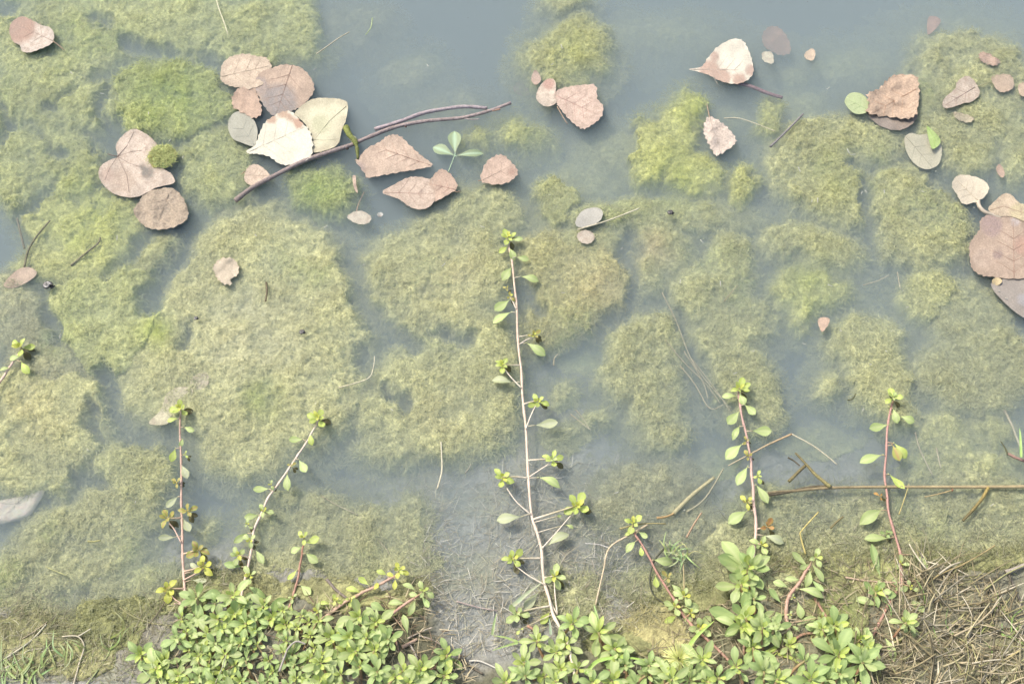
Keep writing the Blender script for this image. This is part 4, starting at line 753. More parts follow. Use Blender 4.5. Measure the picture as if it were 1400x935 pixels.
runner('branching red stem with spaced leaves right of the leafy shoot', q11([(715, 680), (715, 590), (695, 500), (700, 400), (740, 320), (800, 240), (850, 160)]), .0020, .0014, K(216, 180, 152, .65), K(214, 172, 146, .6),
       lv(q11, [((780, 250), (684, 245), 'fresh', 1.1), ((705, 300), (610, 262), 'fresh', 1.2), ((835, 160), (728, 72), 'fresh', 1.0), ((845, 150), (780, 180), 'fresh', 1.3), ((850, 190), (825, 300), 'fresh', 1.2), ((865, 150), (940, 265), 'fresh', 1.0), ((780, 312), (945, 360), 'fresh', 1.0), ((860, 250), (940, 330), 'deep', .9),
                ((690, 478), (537, 490), 'fresh', 1.0), ((770, 395), (795, 505), 'fresh', 1.1), ((660, 400), (580, 310), 'deep', 1.0), ((765, 545), (890, 495), 'fresh', .9), ((730, 545), (780, 590), 'deep', 1.0)]),
       shs(q11, 4.796, [((885, 110), 55, 6, ('fresh', 'lime')), ((735, 370), 22, 4), ((715, 480), 24, 5), ((925, 500), 40, 5)]), z=.016, group='leafy clumps of creeping plants on the bank')
clump('rosettes at the right end of the right clump', [(*q11([(1010, 550)])[0], 28), (*q11([(1040, 740)])[0], 36), (*q11([(1200, 790)])[0], 30), (*q11([(1230, 690)])[0], 20), (*q11([(930, 570)])[0], 18)], (26, 32), .016, stems=[q11([(880, 370), (930, 450), (990, 540)]), q11([(730, 660), (800, 610), (880, 600)]), q11([(1030, 900), (1090, 850), (1180, 830)])])
clump('small crowded rosettes along the bottom of the right clump', q11([(150, 770), (370, 820), (550, 850), (640, 900), (820, 780), (860, 900), (250, 890), (60, 900), (480, 690), (960, 900)]), (22, 30), .014)
clump('lone small rosettes among the straw right of the red stem', C(1150, 740, 4.8, [(230, 330), (430, 530), (180, 680), (130, 760)]), (18, 24), .010)

# ---------------------------------------------------------------- sticks, reeds, straws, blades
def stick(label, pl, r0, r1, c0, c1, z=.001, name='twig', cat='twig', mat=None, wob=.08, group=None, seg=8, nsub=5, extra=()):
    m_ = mm(pl[0][0], pl[0][1])
    V, F_, c = tube(pts3(pl, z), r0*m_, r1*m_, seg, wob, (c0, c1), nsub)
    if not extra:
        o = build(name, V, F_, mat or M_bark, c); return tag(o, label, cat, group)
    o = thing(name, label, cat, P(pl[0][0], pl[0][1], z), group); build('shaft', V, F_, mat or M_bark, c, parent=o)
    for nm, pl2, a, b, k in extra:
        V, F_, c = tube(pts3(pl2, z), a*m_, b*m_, 6, wob, (k, k), 3); build(nm, V, F_, mat or M_bark, c, parent=o)
    return o
BK, BK2 = K(166, 150, 140), K(190, 172, 164)
main = c2([(75, 778), (150, 720), (250, 665), (400, 590), (530, 545), (620, 515), (700, 480), (830, 430), (950, 405), (1040, 395), (1150, 385), (1270, 355), (1380, 315)])
stick('long bare purplish brown twig floating under the pale leaves', main, 3.5, 2.2, BK, BK2, .001, extra=[('bud', c2([(1032, 395), (1036, 399)]), 1.9, 1.5, K(110, 88, 80)), ('bud', c2([(880, 425), (884, 430)]), 1.6, 1.2, K(120, 96, 88)), ('side_spur', c2([(1150, 386), (1195, 394), (1232, 390)]), .9, .6, K(214, 196, 186)),
      ('bud', c2([(600, 520), (606, 534)]), 2.6, 2, K(110, 96, 88)), ('broken_tip', c2([(1290, 352), (1330, 345)]), 1.6, 1.2, K(216, 176, 150))])
stick('shorter curved twig half sunk along the upper side of the long twig', c2([(735, 440), (850, 405), (960, 365), (1060, 345), (1160, 333), (1268, 340)]), 2.9, 2.4, K(196, 180, 178), K(196, 182, 180), -.0012)
stick('mossy green bud stub standing across the long twig', [(*c2([(598, 428)])[0], .004), (*c2([(615, 465)])[0], .005), (*c2([(640, 495)])[0], .005), (*c2([(652, 530)])[0], .004), (*c2([(655, 580)])[0], .002)], 5.0, 1.4, K(150, 158, 84), K(130, 136, 80), name='bud_stub', cat='bud', wob=.2,
      extra=[('pale_ring', c2([(632, 483), (644, 500)]), 4.6, 4.2, K(206, 206, 160))])
S1, S2, S3, SG = K(232, 224, 190), K(216, 206, 172), K(186, 172, 138), K(190, 206, 140)
W_ = dict(mat=M_straw, wob=.04)
stick('pale curved grass stalk floating near the top edge of the mat', [(433, 74), (450, 62), (464, 52), (478, 44)], .9, .7, S1, S1, .001, name='grass_stalk', cat='stalk', **W_)
stick('thin yellow straw at the top left over the olive sheet', [(294, -6), (300, 14), (306, 30), (312, 48)], .7, .5, S1, S1, .001, name='grass_stalk', cat='stalk', **W_)
stick('curled green tendril cut by the top edge', [(509, 25), (507, 38), (500, 48)], .6, .5, SG, SG, -.001, name='tendril', cat='tendril', **W_)
stick('thin straw beside the silvery leaf', [(790, 314), (830, 302), (874, 285)], 1.1, .9, S2, S1, .001, name='grass_stalk', cat='stalk', **W_)
stick('grey twig leaning in the dark gap left of the kidney shaped mat', [(1053, 201), (1075, 180), (1098, 156)], 1.6, 1.2, K(150, 146, 142), K(160, 154, 150), .0005)
stick('sunken purple stalk right of the white leaf', [(1000, 112), (1025, 118), (1050, 128), (1070, 134)], 2.8, 2.2, K(164, 132, 132), K(150, 128, 130), -.006, name='stalk', cat='stalk')
stick('thin arching rootlet right of the lacy leaf', [(990, 162), (1010, 162), (1035, 170), (1060, 180)], .8, .5, S2, S2, -.003, name='rootlet', cat='root', **W_)
stick('dark sunken twig along the yellow green algae slope', c5([(100, 195), (115, 130), (150, 70), (205, 5)]), 1.6, 1.2, K(140, 134, 104), K(140, 134, 104), -.003)
stick('second dark twig lying on the algae slope right of the fork', c5([(290, 190), (350, 140), (400, 100), (412, 75)]), 1.4, 1, K(150, 142, 112), K(150, 142, 112), -.003)
stick('faint twig branch sunk left of the dark twig', c5([(100, 120), (85, 60), (70, -5)]), 1.6, 1.2, K(140, 132, 110), K(140, 132, 110), -.006)
stick('short dark splinter upright on the great algae mat', [(364, 386), (365, 398), (363, 412)], 1.6, 1.2, K(130, 118, 92), K(130, 118, 92), .001, name='splinter', cat='splinter')
stick('bent pale straw across the lower rim of the great algae mat', [(463, 530), (485, 524), (505, 516), (511, 500), (512, 487)], .9, .6, S2, S1, -.001, name='grass_stalk', cat='stalk', **W_)
stick('pale stalk hanging in the dark water below the horseshoe mat', [(603, 604), (604, 625), (604, 645), (598, 668)], .9, 1.4, S1, S2, -.003, name='grass_stalk', cat='stalk', **W_)
for i, (lb, pl, zz, r) in enumerate([
  ('longest sunken straw fanning out left of the third runner', [(905, 400), (925, 440), (950, 500), (1000, 560)], -.004, .9),
  ('sunken straw second from the left in the fan', [(910, 465), (935, 495), (965, 525), (985, 552)], -.003, .9),
  ('sunken straw with a broken hooked end in the fan', [(930, 500), (950, 525), (970, 558), (989, 553)], -.003, 1.0),
  ('short sunken straw crossing the fan', [(935, 480), (960, 520), (968, 545)], -.005, .9),
  ('outermost thin straw of the sunken fan', [(945, 490), (975, 528), (1000, 565)], -.004, .8),
  ('pale sunken straw beside the lone starry tuft', [(780, 566), (800, 582), (808, 588)], -.003, .9),
  ('second pale sunken straw beside the lone starry tuft', [(787, 560), (797, 572), (806, 586)], -.004, .8),
  ('pale splinter floating right of the tall runner', [(757, 500), (758, 490), (763, 484)], -.002, 1.2),
  ('thin straw on the mat at upper right of the fan', [(990, 412), (1000, 400), (1008, 390)], .0005, .6),
  ('thin submerged stem in the dark channel right of the bright mat', [(1180, 390), (1200, 384), (1216, 376)], -.003, .8),
  ('fine upright stem sunk beside the green knob', [(1227, 372), (1229, 385), (1231, 395)], -.003, .9),
  ('sunken greenish stem above the long reed', [(1251, 590), (1258, 615), (1275, 650)], -.006, 1.3),
  ('short sunken stem right of the greenish stem', [(1280, 612), (1284, 630), (1286, 640)], -.006, 1.3),
  ('sloping sunken reed at the right edge above the long reed', [(1373, 560), (1385, 585), (1395, 612)], -.008, 2.4),
  ('thin straw below the clump of brown olive algae', [(440, 678), (460, 690), (490, 704)], -.001, .8),
  ('short pale straw on the brown olive algae', [(485, 725), (490, 715), (493, 706)], -.001, .9),
  ('fine straw right of the brown olive algae', [(515, 736), (528, 750), (533, 760)], -.001, .7),
  ('pale straw sunk on the mud left of the tall runner', [(636, 647), (641, 640), (644, 634)], -.004, 1.0)]):
    stick(lb, pl, r*.8, r*.6, S3, S2, zz-.004 if zz < -.0005 else zz, name='sunken_straw', cat='straw', **W_)
q12 = lambda l: C(1020, 570, 3.684, l)
stick('long tan reed floating level across the right side', [(1050, 674), (1064, 672)]+q12([(240, 372), (340, 362), (460, 355), (700, 352), (900, 352), (1200, 352), (1420, 350)])+[(1440, 665)], 1.8, 2.4, K(132, 120, 90), K(206, 186, 140), .0015, name='floating_reed', cat='reed', mat=M_straw, wob=.05,
      extra=[('node', q12([(700, 352), (706, 352)]), 3.0, 2.8, K(170, 146, 110)), ('node', q12([(1035, 366), (1042, 370)]), 2.4, 2, K(180, 130, 100)), ('side_stalk', q12([(1040, 368), (980, 385), (900, 402)]), 1.2, .8, K(200, 180, 130))])
stick('dark split reed end running left of the tan reed', q12([(100, 395), (200, 380), (330, 352), (430, 350)]), 1.8, 2.0, K(100, 92, 76), K(130, 120, 92), .001, name='reed_piece', cat='reed', mat=M_bark)
stick('mottled reed piece leaning down onto the tan reed', q12([(248, 180), (300, 235), (350, 290), (425, 352)]), 1.4, 2.8, K(140, 128, 90), K(176, 166, 110), .004, name='reed_piece', cat='reed', mat=M_bark)
stick('short mottled reed piece crossing under the leaning piece', q12([(215, 325), (260, 280), (305, 238)]), 2.2, 2.2, K(150, 140, 96), K(136, 124, 88), .002, name='reed_piece', cat='reed', mat=M_bark)
stick('dark reed splinter left of the leaning piece', q12([(210, 203), (240, 220), (270, 245)]), 1.2, 1.2, K(110, 104, 84), K(110, 104, 84), .001, name='reed_piece', cat='reed', mat=M_bark)
stick('mottled reed stub hanging below the tan reed', q12([(1220, 355), (1190, 410), (1140, 470), (1092, 522)]), 2.6, 1.8, K(190, 168, 100), K(120, 112, 80), .002, name='reed_piece', cat='reed', mat=M_bark)
stick('bent straw peaking beside the pink stemmed runner', q12([(-90, 245), (30, 182), (120, 135), (230, 86)]), .9, 1.6, S2, K(216, 186, 140), .002, name='bent_straw', cat='straw', **W_)
stick('submerged tail of the bent straw', q12([(230, 86), (330, 140), (400, 190), (460, 240)]), 1.2, 1, S2, S2, -.004, name='sunken_straw', cat='straw', **W_)
stick('thin yellow straw rising through the tan reed', q12([(770, 490), (795, 420), (822, 335)]), .8, .5, K(216, 200, 130), K(216, 200, 130), .002, name='grass_stalk', cat='stalk', **W_)
stick('small dark snag above the red stemmed runner tip', [(1159, 547), (1166, 545), (1170, 538)], 1.2, .9, K(110, 112, 80), K(110, 112, 80), .001)
stick('reddish stub entering at the right edge', [(1378, 620), (1390, 626), (1412, 634)], 1.8, 2.4, K(180, 148, 130), K(170, 136, 124), .001, extra=[('side_spur', [(1378, 622), (1374, 612), (1368, 603)], 1.6, .6, K(110, 110, 80))])
def bladeleaf(label, pl, w0, colr, z=.004, name='wild_grass', group=None, parent=None):
    Q = pts3(pl, z); n = 10; V, F_ = [], []; m_ = mm(*pl[0][:2])
    T, F0, _ = tube(Q, .0001, .0001, 3, 0, None, 6, False); cen = [sum((T[i*3+k] for k in range(3)), Vector())/3 for i in range(len(T)//3)]
    for i, c in enumerate(cen):
        tg = (cen[min(i+1, len(cen)-1)]-cen[max(i-1, 0)]).normalized(); s = tg.cross(Vector((0, 0, 1))).normalized(); u = i/(len(cen)-1); w_ = w0*m_*(1-u**2)*min(1, u*5+.5)+.0001
        V += [c-s*w_+Vector((0, 0, w_*.3)), c, c+s*w_+Vector((0, 0, w_*.3))]
    for i in range(len(cen)-1):
        for k in range(2): F_.append((i*3+k, (i+1)*3+k, (i+1)*3+k+1, i*3+k+1))
    col = [tuple(a*1.55*random.uniform(.92, 1.08) for a in colr) for _ in V]
    o = build(name, V, F_, M_green, col, parent=parent)
    if parent is None: tag(o, label, 'grass', group)
    return o
# sedge with spiky head
o = thing('sedge', 'yellow green sedge with a spiky bristled head beside the mustard cushion', 'sedge', P(925, 935, .0), None)
V, F_, c = tube(pts3(q6([(405, 960), (410, 900), (405, 840)]), .016), .0013, .001, 6, .02, (SG, SG), 4); build('stem', V, F_, M_green, c, parent=o)
hc = P(*q6([(405, 828)])[0], .022); V, F_, cl = [], [], []
for i in range(230):
    d = Vector((random.gauss(0, 1), random.gauss(0, 1), random.gauss(.3, .8))).normalized(); L = random.uniform(.010, .017); s = d.cross(Vector((.3, .2, 1))).normalized()*.00045; b = hc+d*.003; k = len(V)
    V += [b-s, b+s, b+d*L*.6+s*.8, b+d*L, b+d*L*.6-s*.8]; F_.append((k, k+1, k+2, k+3, k+4)); cl += [mix(K(220, 226, 140, .95), K(240, 240, 180, .95), random.random())]*5
build('spikelets', V, F_, M_fib, cl, parent=o); bpy.context.scene.objects[-1] if False else None
for pl, wd in ((q6([(0, 892), (60, 832), (180, 820), (330, 842)]), 2.6), (q6([(440, 790), (480, 730), (560, 660)]), 3.0), (q6([(360, 900), (330, 935), (300, 980)]), 2.0)):
    bladeleaf(None, pl, wd, K(176, 204, 104), .020, name='bract', parent=o)
for lb, pl, w_, cc_ in (('broad green grass blade tip beside the right rosette', q6([(60, 700), (50, 640), (38, 590)]), 2.4, K(170, 198, 120)),
    ('yellow green grass blade crossing the right clump', q6([(780, 800), (830, 770), (880, 700)]), 2.6, K(186, 206, 104)),
    ('arching yellow blade in the right clump', q11([(640, 735), (740, 770), (830, 850)]), 2.4, K(190, 206, 100)),
    ('upright yellow blade in the right clump', q11([(600, 750), (660, 680), (710, 600)]), 2.4, K(190, 206, 100)),
    ('thin grass blade fanned left of the tall runner foot', q10([(160, 545), (60, 510), (-30, 495)]), 1.6, K(170, 192, 116)),
    ('second thin blade fanned left of the tall runner foot', q10([(160, 550), (80, 570), (-40, 610)]), 1.6, K(170, 192, 116)),
    ('grey green strap blade floating beside the tall runner foot', q10([(120, 268), (220, 180), (340, 90)]), 3.0, K(180, 190, 150)),
    ('pale green blade hanging in the water by the tall runner', q10([(408, 490), (405, 430), (395, 360)]), 1.8, K(166, 186, 150)),
    ('small dark green blade alone on the central mud', [(673, 868), (676, 850), (679, 838)], 1.8, K(150, 170, 110)),
    ('green blade tip rising at the right edge', [(1396, 625), (1395, 600), (1394, 585)], 1.8, K(176, 208, 124)),
    ('green upright blade in the left clump gap', [(431, 930), (434, 890), (438, 862)], 2.0, K(160, 190, 110)),
    ('bright green small blade in the right straw', C(1150, 740, 4.8, [(1200, 670), (1120, 630), (1060, 610)]), 2.2, K(170, 200, 120)),
    ('short green blade beside the bright one in the straw', C(1150, 740, 4.8, [(1060, 620), (1055, 570), (1056, 535)]), 1.6, K(160, 190, 112))):
    bladeleaf(lb, pl, w_, cc_, .012)
def tuftgrass(label, cx, cy_, n, spread, ln, colr, ang=(-2.6, -.5), z=.004, w0=1.2):
    o = thing('grass_tuft', label, 'grass tuft', P(cx, cy_, 0), None)
    for i in range(n):
        x = cx+random.uniform(-spread, spread); y = cy_+random.uniform(-spread, spread)*.5; a = random.uniform(*ang); L = random.uniform(*ln)
        b = random.uniform(-.5, .5)
        bladeleaf(None, [(x, y, z*.3), (x+math.cos(a)*L*.5, y+math.sin(a)*L*.5, z+.004), (x+math.cos(a+b)*L, y+math.sin(a+b)*L, z+.002)], w0*random.uniform(.7, 1.2), tuple(k*random.uniform(.85, 1.15) for k in colr), parent=o, name='blade')
tuftgrass('grass tuft in the bottom left corner', 25, 925, 26, 38, (22, 50), K(140, 158, 92), z=.008, w0=1.5)
tuftgrass('fine grass blades beside the crossing straws at lower left', 70, 905, 8, 25, (20, 40), K(160, 180, 116), z=.006)
tuftgrass('feathery green tuft growing beside the bent reed', 925, 755, 26, 16, (12, 32), K(176, 192, 132), (-3.1, 3.1), .004, .9)
tuftgrass('thin green blades threading the straw heap on the right', 1300, 870, 14, 90, (20, 45), K(150, 172, 96), z=.014, w0=.9)
tuftgrass('sparse grass sprouting on the dark mound at lower left', 140, 880, 7, 30, (18, 36), K(136, 152, 86), z=.006)
tuftgrass('thin green blades at the bottom of the dense left clump', 240, 940, 8, 40, (25, 50), K(170, 190, 120), z=.02)
# straws by hand
c7 = lambda l: C(0, 623, 3, l)
for lb, pl, r, zz, cc_ in (
    ('tan straw running into the lower left corner', c7([(0, 845), (60, 805), (130, 755), (190, 690)]), 1.6, .002, S1),
    ('crooked pale straw standing at lower left', c7([(300, 945), (325, 850), (345, 780), (318, 740), (255, 740)]), 1.2, .006, K(224, 212, 180)),
    ('pale straw crossing the crooked straw', c7([(320, 740), (350, 722), (372, 708)]), 1.1, .006, S1),
    ('green stem slanting up from the bottom at lower left', c7([(352, 940), (400, 880), (440, 820), (462, 765)]), .9, .006, K(186, 196, 136)),
    ('brown straw half buried left of the dark mound', c7([(90, 750), (140, 720), (195, 680)]), 1.2, .003, S3),
    ('forked straw in the corner mud', c7([(20, 870), (90, 830), (110, 800), (175, 790)]), 1.0, .004, S1),
    ('curved grass straw under the dense left clump', c7([(490, 620), (540, 655), (620, 685), (710, 697)]), 1.0, .003, K(176, 172, 120)),
    ('dark twig propped on mud by the left clump', c7([(605, 700), (650, 640), (685, 580)]), 1.0, .005, K(130, 120, 94)),
    ('yellow stalk piece on the shallows at lower left', c7([(360, 350), (385, 351), (412, 346)]), 1.4, .001, K(200, 196, 130)),
    ('yellow bent stalk on the shallows by the channel', c7([(190, 455), (235, 475), (272, 490)]), 1.0, .001, K(200, 200, 140)),
    ('white curved straw at the bottom of the left clump', c7([(640, 900), (700, 868), (770, 850)]), 1.4, .010, K(224, 216, 196)),
    ('dry white leaf stalk inside the left clump', q3([(1130, 770), (1170, 660), (1200, 590), (1260, 540), (1330, 560)]), 1.6, .030, K(206, 196, 180)),
    ('thin pale straw standing in the left clump', q3([(640, 860), (690, 750), (725, 640)]), 1.0, .034, K(214, 216, 170)),
    ('pale broken reed lying on the crooked twigs', q9([(640, 665), (690, 640), (750, 605)]), 2.8, .006, K(206, 176, 150)),
    ('long pale straw pointing up right from the crooked twigs', q9([(680, 600), (770, 555), (860, 520)]), 1.3, .008, K(222, 206, 180)),
    ('curved pale straw lying on the central mud', q9([(1130, 765), (1200, 765), (1280, 795), (1345, 830)]), 1.4, .002, K(220, 214, 196)),
    ('dark stick half buried in the central mud', q9([(1060, 745), (1130, 800), (1230, 860)]), 1.8, .002, K(120, 110, 92)),
    ('thin straw from the central mud up to the water', q9([(1000, 820), (1100, 740), (1220, 640)]), .8, .002, K(170, 160, 126)),
    ('pale straw beside the small outer rosettes', q9([(760, 580), (860, 610), (950, 665)]), 1.2, .004, K(206, 190, 170)),
    ('white crooked straw under the crooked twigs', q9([(700, 650), (740, 720), (760, 790)]), 1.4, .006, K(216, 204, 184)),
    ('brown hollow stalk leaning among the crooked twigs', q9([(530, 490), (590, 600), (625, 740)]), 1.6, .006, K(180, 150, 124)),
    ('sunken dark reed left of the yellow runner', q9([(90, 170), (160, 250), (240, 310)]), 2.4, .001, K(146, 134, 120)),
    ('faint straw crossing the water left of the tall runner foot', q9([(1040, 330), (1180, 370), (1336, 400)]), 1.2, -.002, K(190, 172, 160)),
    ('tan reed bent at the elbow left of the right clump', q6([(270, 245), (190, 290), (105, 345), (80, 440), (45, 592)]), 1.5, .004, K(214, 196, 160)),
    ('white rootlet reaching left from the bent reed elbow', q6([(105, 345), (60, 330), (0, 325)]), .7, .002, K(220, 214, 200)),
    ('brown reed tip above the feathery tuft', q6([(440, 300), (470, 245), (505, 192)]), 1.6, .006, K(206, 176, 140)),
    ('thin upright straw through the feathery tuft', q6([(430, 545), (427, 450), (424, 365)]), 1.0, .006, K(206, 190, 140)),
    ('horizontal sunken reed above the leaning runner', q6([(150, 262), (250, 240), (350, 240)]), 1.2, .001, K(170, 160, 110)),
    ('broad sunken reed slanting behind the leaning runner', q6([(380, 200), (460, 120), (560, 40)]), 3.4, -.004, K(180, 172, 130)),
    ('sunken reed fibre below the broad sunken reed', q6([(310, 215), (350, 210), (385, 195)]), 1.8, -.001, K(190, 160, 110)),
    ('second sunken reed parallel to the broad one', q6([(440, 190), (520, 130), (600, 0)]), 1.4, -.005, K(180, 174, 140)),
    ('dark curved blade hooked round the leaning runner', q6([(345, 345), (300, 400), (280, 480), (295, 545), (345, 588)]), 1.3, .001, K(96, 98, 78)),
    ('yellow bent stem above the branching red stem', q12([(300, 690), (275, 600), (282, 570), (365, 478)]), 1.2, .006, K(206, 190, 116)),
    ('tiny mottled stick below the tan reed', q12([(425, 560), (455, 530), (490, 500)]), 1.6, .001, K(150, 140, 96)),
    ('long straw reaching up right out of the heap', C(1150, 740, 4.8, [(560, 290), (640, 220), (780, 160), (900, 95), (1010, 25)]), 1.4, .010, K(206, 186, 130)),
    ('level pale straw crossing behind the red stemmed runner foot', C(1150, 740, 4.8, [(28, 235), (150, 255), (330, 268), (540, 255)]), 1.4, .008, K(214, 186, 156)),
    ('grey weathered stick at the right edge', C(1150, 740, 4.8, [(1080, 200), (1130, 185), (1210, 150)]), 3.6, .008, K(176, 166, 150)),
    ('dark forked stick hanging from the weathered stick', C(1150, 740, 4.8, [(1100, 215), (1150, 330), (1190, 440)]), 2.0, .006, K(130, 124, 110)),
    ('leaning brown stick in the heap', C(1150, 740, 4.8, [(900, 440), (960, 330), (1040, 190)]), 1.4, .008, K(146, 136, 104)),
    ('pale round ended straw at the left of the heap', C(1150, 740, 4.8, [(245, 745), (280, 735), (315, 728)]), 1.4, .008, K(224, 206, 186)),
    ('thick yellow straw at lower right of the heap', C(1150, 740, 4.8, [(1030, 800), (1100, 760), (1180, 710)]), 1.8, .014, K(206, 190, 134)),
    ('green white thick straw at the bottom right corner', C(1150, 740, 4.8, [(1050, 930), (1110, 860), (1190, 800)]), 2.0, .014, K(206, 204, 164))):
    stick(lb, pl, r, r*.7, cc_, tuple(k*1.05 for k in cc_), zz, name='dry_stalk', cat='stalk', **W_)
# tangled heap of dry straw, bottom right
def straw_geo(x, y, a, L, w_, z, b=0.0):
    m_ = mm(x, y); return [P(x, y, z), P(x+math.cos(a)*L*.5, y+math.sin(a)*L*.5, z+random.uniform(-.001, .004)), P(x+math.cos(a+b)*L, y+math.sin(a+b)*L, z+random.uniform(-.003, .004))], w_*m_
SC = [K(228, 216, 184), K(200, 188, 146), K(172, 158, 118), K(206, 190, 152), K(136, 124, 92), K(180, 176, 120), K(160, 152, 128), K(108, 100, 74)]
HEAP = [(1150, 960), (1180, 900), (1220, 850), (1230, 790), (1260, 765), (1330, 790), (1410, 840), (1430, 960)]
hp = fill(HEAP, 125, 8, (), 9)
for i, (x, y) in enumerate(hp):
    a = random.choice((random.gauss(-.5, .35), random.gauss(.6, .35), random.gauss(0, .3), random.gauss(-1.4, .5)))
    pts, w_ = straw_geo(x-10, y, a, random.uniform(20, 85), random.uniform(.5, 1.7), bedz(np.array([P(x, y).x]), np.array([P(x, y).y]))[0]+random.uniform(.004, .012), random.gauss(0, .1))
    k = random.choice(SC); V, F_, c = tube(pts, w_, w_*.6, 5, .06, (k, tuple(q*1.1 for q in k)), 3)
    o = build('straw', V, F_, M_straw, c); tag(o, 'dry stalk lying in the tangled straw heap on the right bank', 'straw', 'dry straw tangled on the right bank')
def straw_stuff(name, label, region, n, zoff, colset, ln, w_, seed):
    rd = np.random.default_rng(seed); cs_ = fill(region, n, 0, (), seed); N = len(cs_)
    W3 = [P(x, y, 0) for x, y in cs_]; x = np.array([p.x for p in W3]); y = np.array([p.y for p in W3]); z = np.maximum(bedz(x, y), -.03)+rd.uniform(.0004, zoff, N)
    L = rd.uniform(*ln, N); cl = np.array([colset[i] for i in rd.integers(0, len(colset), N)])*rd.uniform(.8, 1.2, N)[:, None]
    th = rd.normal(0, .9, N)+np.where(rd.random(N) < .3, 1.5, 0)
    V, Fq, cl = ribbons(x, y, z, th, L, rd.uniform(*w_, N), rd.normal(0, .35, N), cl, rd.uniform(0, .002, N))
    o = build(name, V, Fq, M_straw, cl); tag(o, label, name.replace('_', ' '), None, 'stuff')
straw_stuff('straw_litter', 'fine dry straw litter matted over the right bank', HEAP, 800, .005, SC, (.006, .040), (.00015, .0007), 5)
straw_stuff('stem_litter', 'brown plant litter under the leafy clumps', [(240, 850), (420, 830), (560, 810), (640, 900), (640, 940), (240, 950)], 700, .006, SC[2:5]+[K(120, 100, 76)], (.006, .022), (.0002, .0006), 6)
straw_stuff('bank_litter', 'brown plant litter under the right clump', [(820, 930), (960, 830), (1060, 770), (1240, 770), (1230, 950), (820, 950)], 1300, .005, SC[2:5]+[K(150, 150, 110), K(140, 130, 100)], (.006, .022), (.0002, .0006), 8)
straw_stuff('mud_debris', 'fine pale debris on the shallow mud in the middle', [(540, 640), (850, 620), (900, 760), (860, 870), (640, 900), (560, 800)], 3000, .003, [K(206, 200, 180), K(170, 160, 130), K(190, 186, 150), K(150, 140, 116)], (.003, .020), (.00012, .0004), 12)
straw_stuff('mud_debris', 'fine rootlets and debris on the lower left mud', [(0, 790), (200, 790), (330, 770), (230, 935), (0, 935)], 2600, .003, [K(150, 144, 110), K(130, 124, 92), K(190, 184, 150), K(150, 160, 100)], (.004, .018), (.0001, .00035), 13)
straw_stuff('mud_debris', 'fine rootlets and debris on the right shallows', [(800, 720), (1100, 650), (1400, 640), (1400, 780), (1000, 800), (860, 860)], 3000, .004, [K(150, 150, 110), K(130, 130, 92), K(190, 184, 150), K(160, 166, 106)], (.004, .020), (.0001, .00035), 14)

# ---------------------------------------------------------------- stone, snails, specks
def rock(label, outline, z0, h, colr):
    o = catmull(outline, 3); cx = sum(p[0] for p in o)/len(o); cy_ = sum(p[1] for p in o)/len(o); V, F_ = [], []; n = len(o); R_ = 8
    for i in range(R_):
        s = 1-i/R_
        for p in o:
            x, y = cx+(p[0]-cx)*s, cy_+(p[1]-cy_)*s; V.append(P(x, y, z0-h*.8*max(0, s-.85)/.15+h*(1-s**5)*.4+random.uniform(-.0006, .0006)))
    V.append(P(cx, cy_, z0+h*.4))
    for i in range(R_-1):
        for k in range(n): F_.append((i*n+k, (i+1)*n+k, (i+1)*n+(k+1) % n, i*n+(k+1) % n))
    for k in range(n): F_.append(((R_-1)*n+k, R_*n, (R_-1)*n+(k+1) % n))
    b = build('stone', V, F_, M_stone, [tuple(q*random.uniform(.93, 1.05) for q in colr) for _ in V]); tag(b, label, 'stone')
rock('pale grey angular stone just under water at the left edge', c7([(-60, 198), (-30, 190), (0, 183), (70, 166), (130, 146), (165, 120), (188, 134), (160, 190), (118, 248), (60, 268), (0, 280), (-60, 276)]), -.012, .003, K(222, 212, 190))
rock('small pale stone on the mud beside the left clump', c7([(640, 750), (665, 738), (690, 750), (680, 775), (650, 775)]), .004, .006, K(180, 178, 170))
rock('tiny white pebble on the mud beside the left clump', c7([(688, 732), (698, 726), (706, 736), (698, 748)]), .006, .004, K(230, 228, 220))
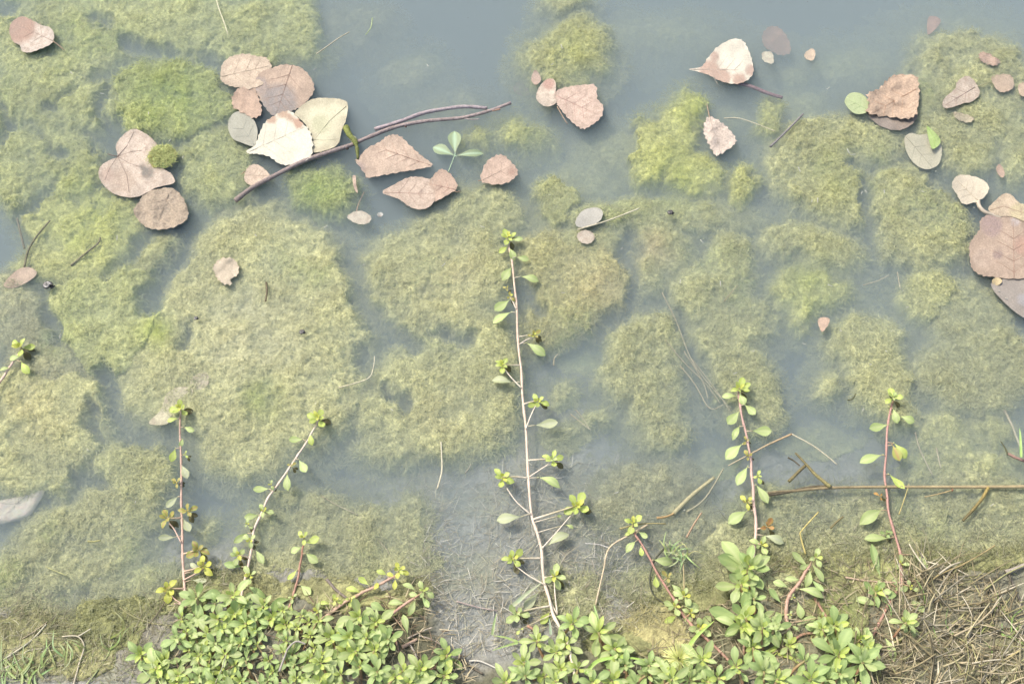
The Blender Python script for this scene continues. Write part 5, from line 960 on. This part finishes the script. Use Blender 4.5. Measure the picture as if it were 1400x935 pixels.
def snail(label, px, py, r, z=.001):
    m_ = mm(px, py); R_ = r*m_; c = P(px, py, z); V, F_, cl = [], [], []; seg = 8; n = 44
    for i in range(n):
        u = i/(n-1); a = u*6.283*2.4; rr = R_*(.68*(1-u)**1.2); tr = R_*(.42*(1-u)+.06); q = c+Vector((math.cos(a)*rr, math.sin(a)*rr, R_*.35+R_*.55*u)); rad = Vector((math.cos(a), math.sin(a), 0))
        for k in range(seg):
            an = k/seg*6.283; V.append(q+rad*math.cos(an)*tr+Vector((0, 0, 1))*math.sin(an)*tr); cl.append(mix(K(86, 84, 82), K(120, 116, 108), .5+.5*math.sin(a*5)))
    for i in range(n-1):
        for k in range(seg): F_.append((i*seg+k, i*seg+(k+1) % seg, (i+1)*seg+(k+1) % seg, (i+1)*seg+k))
    F_.append(tuple(range(seg))); o = thing('snail', label, 'snail', c); build('shell', V, F_, M_shell, cl, parent=o)
    V, F_, cl = tube([c+Vector((R_*.5, -R_*.3, .0002)), c+Vector((R_*.9, -R_*.1, .0003)), c+Vector((R_*1.35, R_*.2, .0003))], R_*.3, R_*.12, 6, 0, (K(90, 84, 80),)*2, 3); build('foot', V, F_, M_shell, cl, parent=o)
snail('large round dark snail in the gap beside the green mat', 66, 392, 7, .000)
snail('tiny dark snail at the left rim of the great mat', 268, 436, 3.2, .002)
snail('small dark snail on the right half of the great mat', 413, 455, 4, .002)
snail('small dark snail on the long algae bank', 916, 292, 4.4, .001)
NS = 900; sx = rng.uniform(-.8, .8, NS); sy = rng.uniform(-.36, .56, NS); ok = bedz(sx, sy) < -.004; sx, sy = sx[ok], sy[ok]; NS = len(sx)
V, Fq, cl = ribbons(sx, sy, np.full(NS, .0003), rng.random(NS)*6.283, rng.uniform(.0004, .0022, NS), rng.uniform(.0001, .00034, NS), rng.normal(0, 1, NS), np.array(K(220, 220, 200))[None]*rng.uniform(.3, 1.2, NS)[:, None], np.zeros(NS), 2)
tag(build('pond_dust', V, Fq, M_pale, cl), 'fine dust and scum specks drifting on the water', 'dust', None, 'stuff')
SP = [(1160, 207), (1166, 211), (1178, 264), (1184, 262), (1110, 275), (1118, 274), (1262, 262), (1209, 262), (1366, 398), (1376, 408), (1132, 121), (1093, 232), (250, 215), (232, 192), (1212, 480), (755, 88), (768, 64), (137, 790), (185, 686), (430, 95), (585, 90), (536, 560), (350, 322), (497, 362), (1190, 498),
      (960, 330), (985, 388), (770, 400), (850, 340), (930, 385), (1100, 470), (1240, 420), (82, 460), (160, 325), (98, 100), (140, 128), (203, 155), (1356, 690), (1180, 560), (1150, 452), (660, 310), (606, 362), (1030, 480), (1005, 510), (843, 673), (1135, 390), (445, 310), (120, 615)]
for i, (x, y) in enumerate(SP):
    a = random.uniform(0, 3.14); L = random.uniform(1.2, 3.6); dx, dy = math.cos(a)*L, math.sin(a)*L; m_ = mm(x, y)
    V, F_, c = tube(pts3([(x-dx, y-dy), (x, y+.4), (x+dx, y+dy)], .0015), .55*m_, .4*m_, 5, .1, (K(240, 238, 222),)*2, 2)
    tag(build('seed_speck', V, F_, M_pale, c), 'tiny white seed speck drifting on the pond surface', 'seed', 'white specks on the pond')
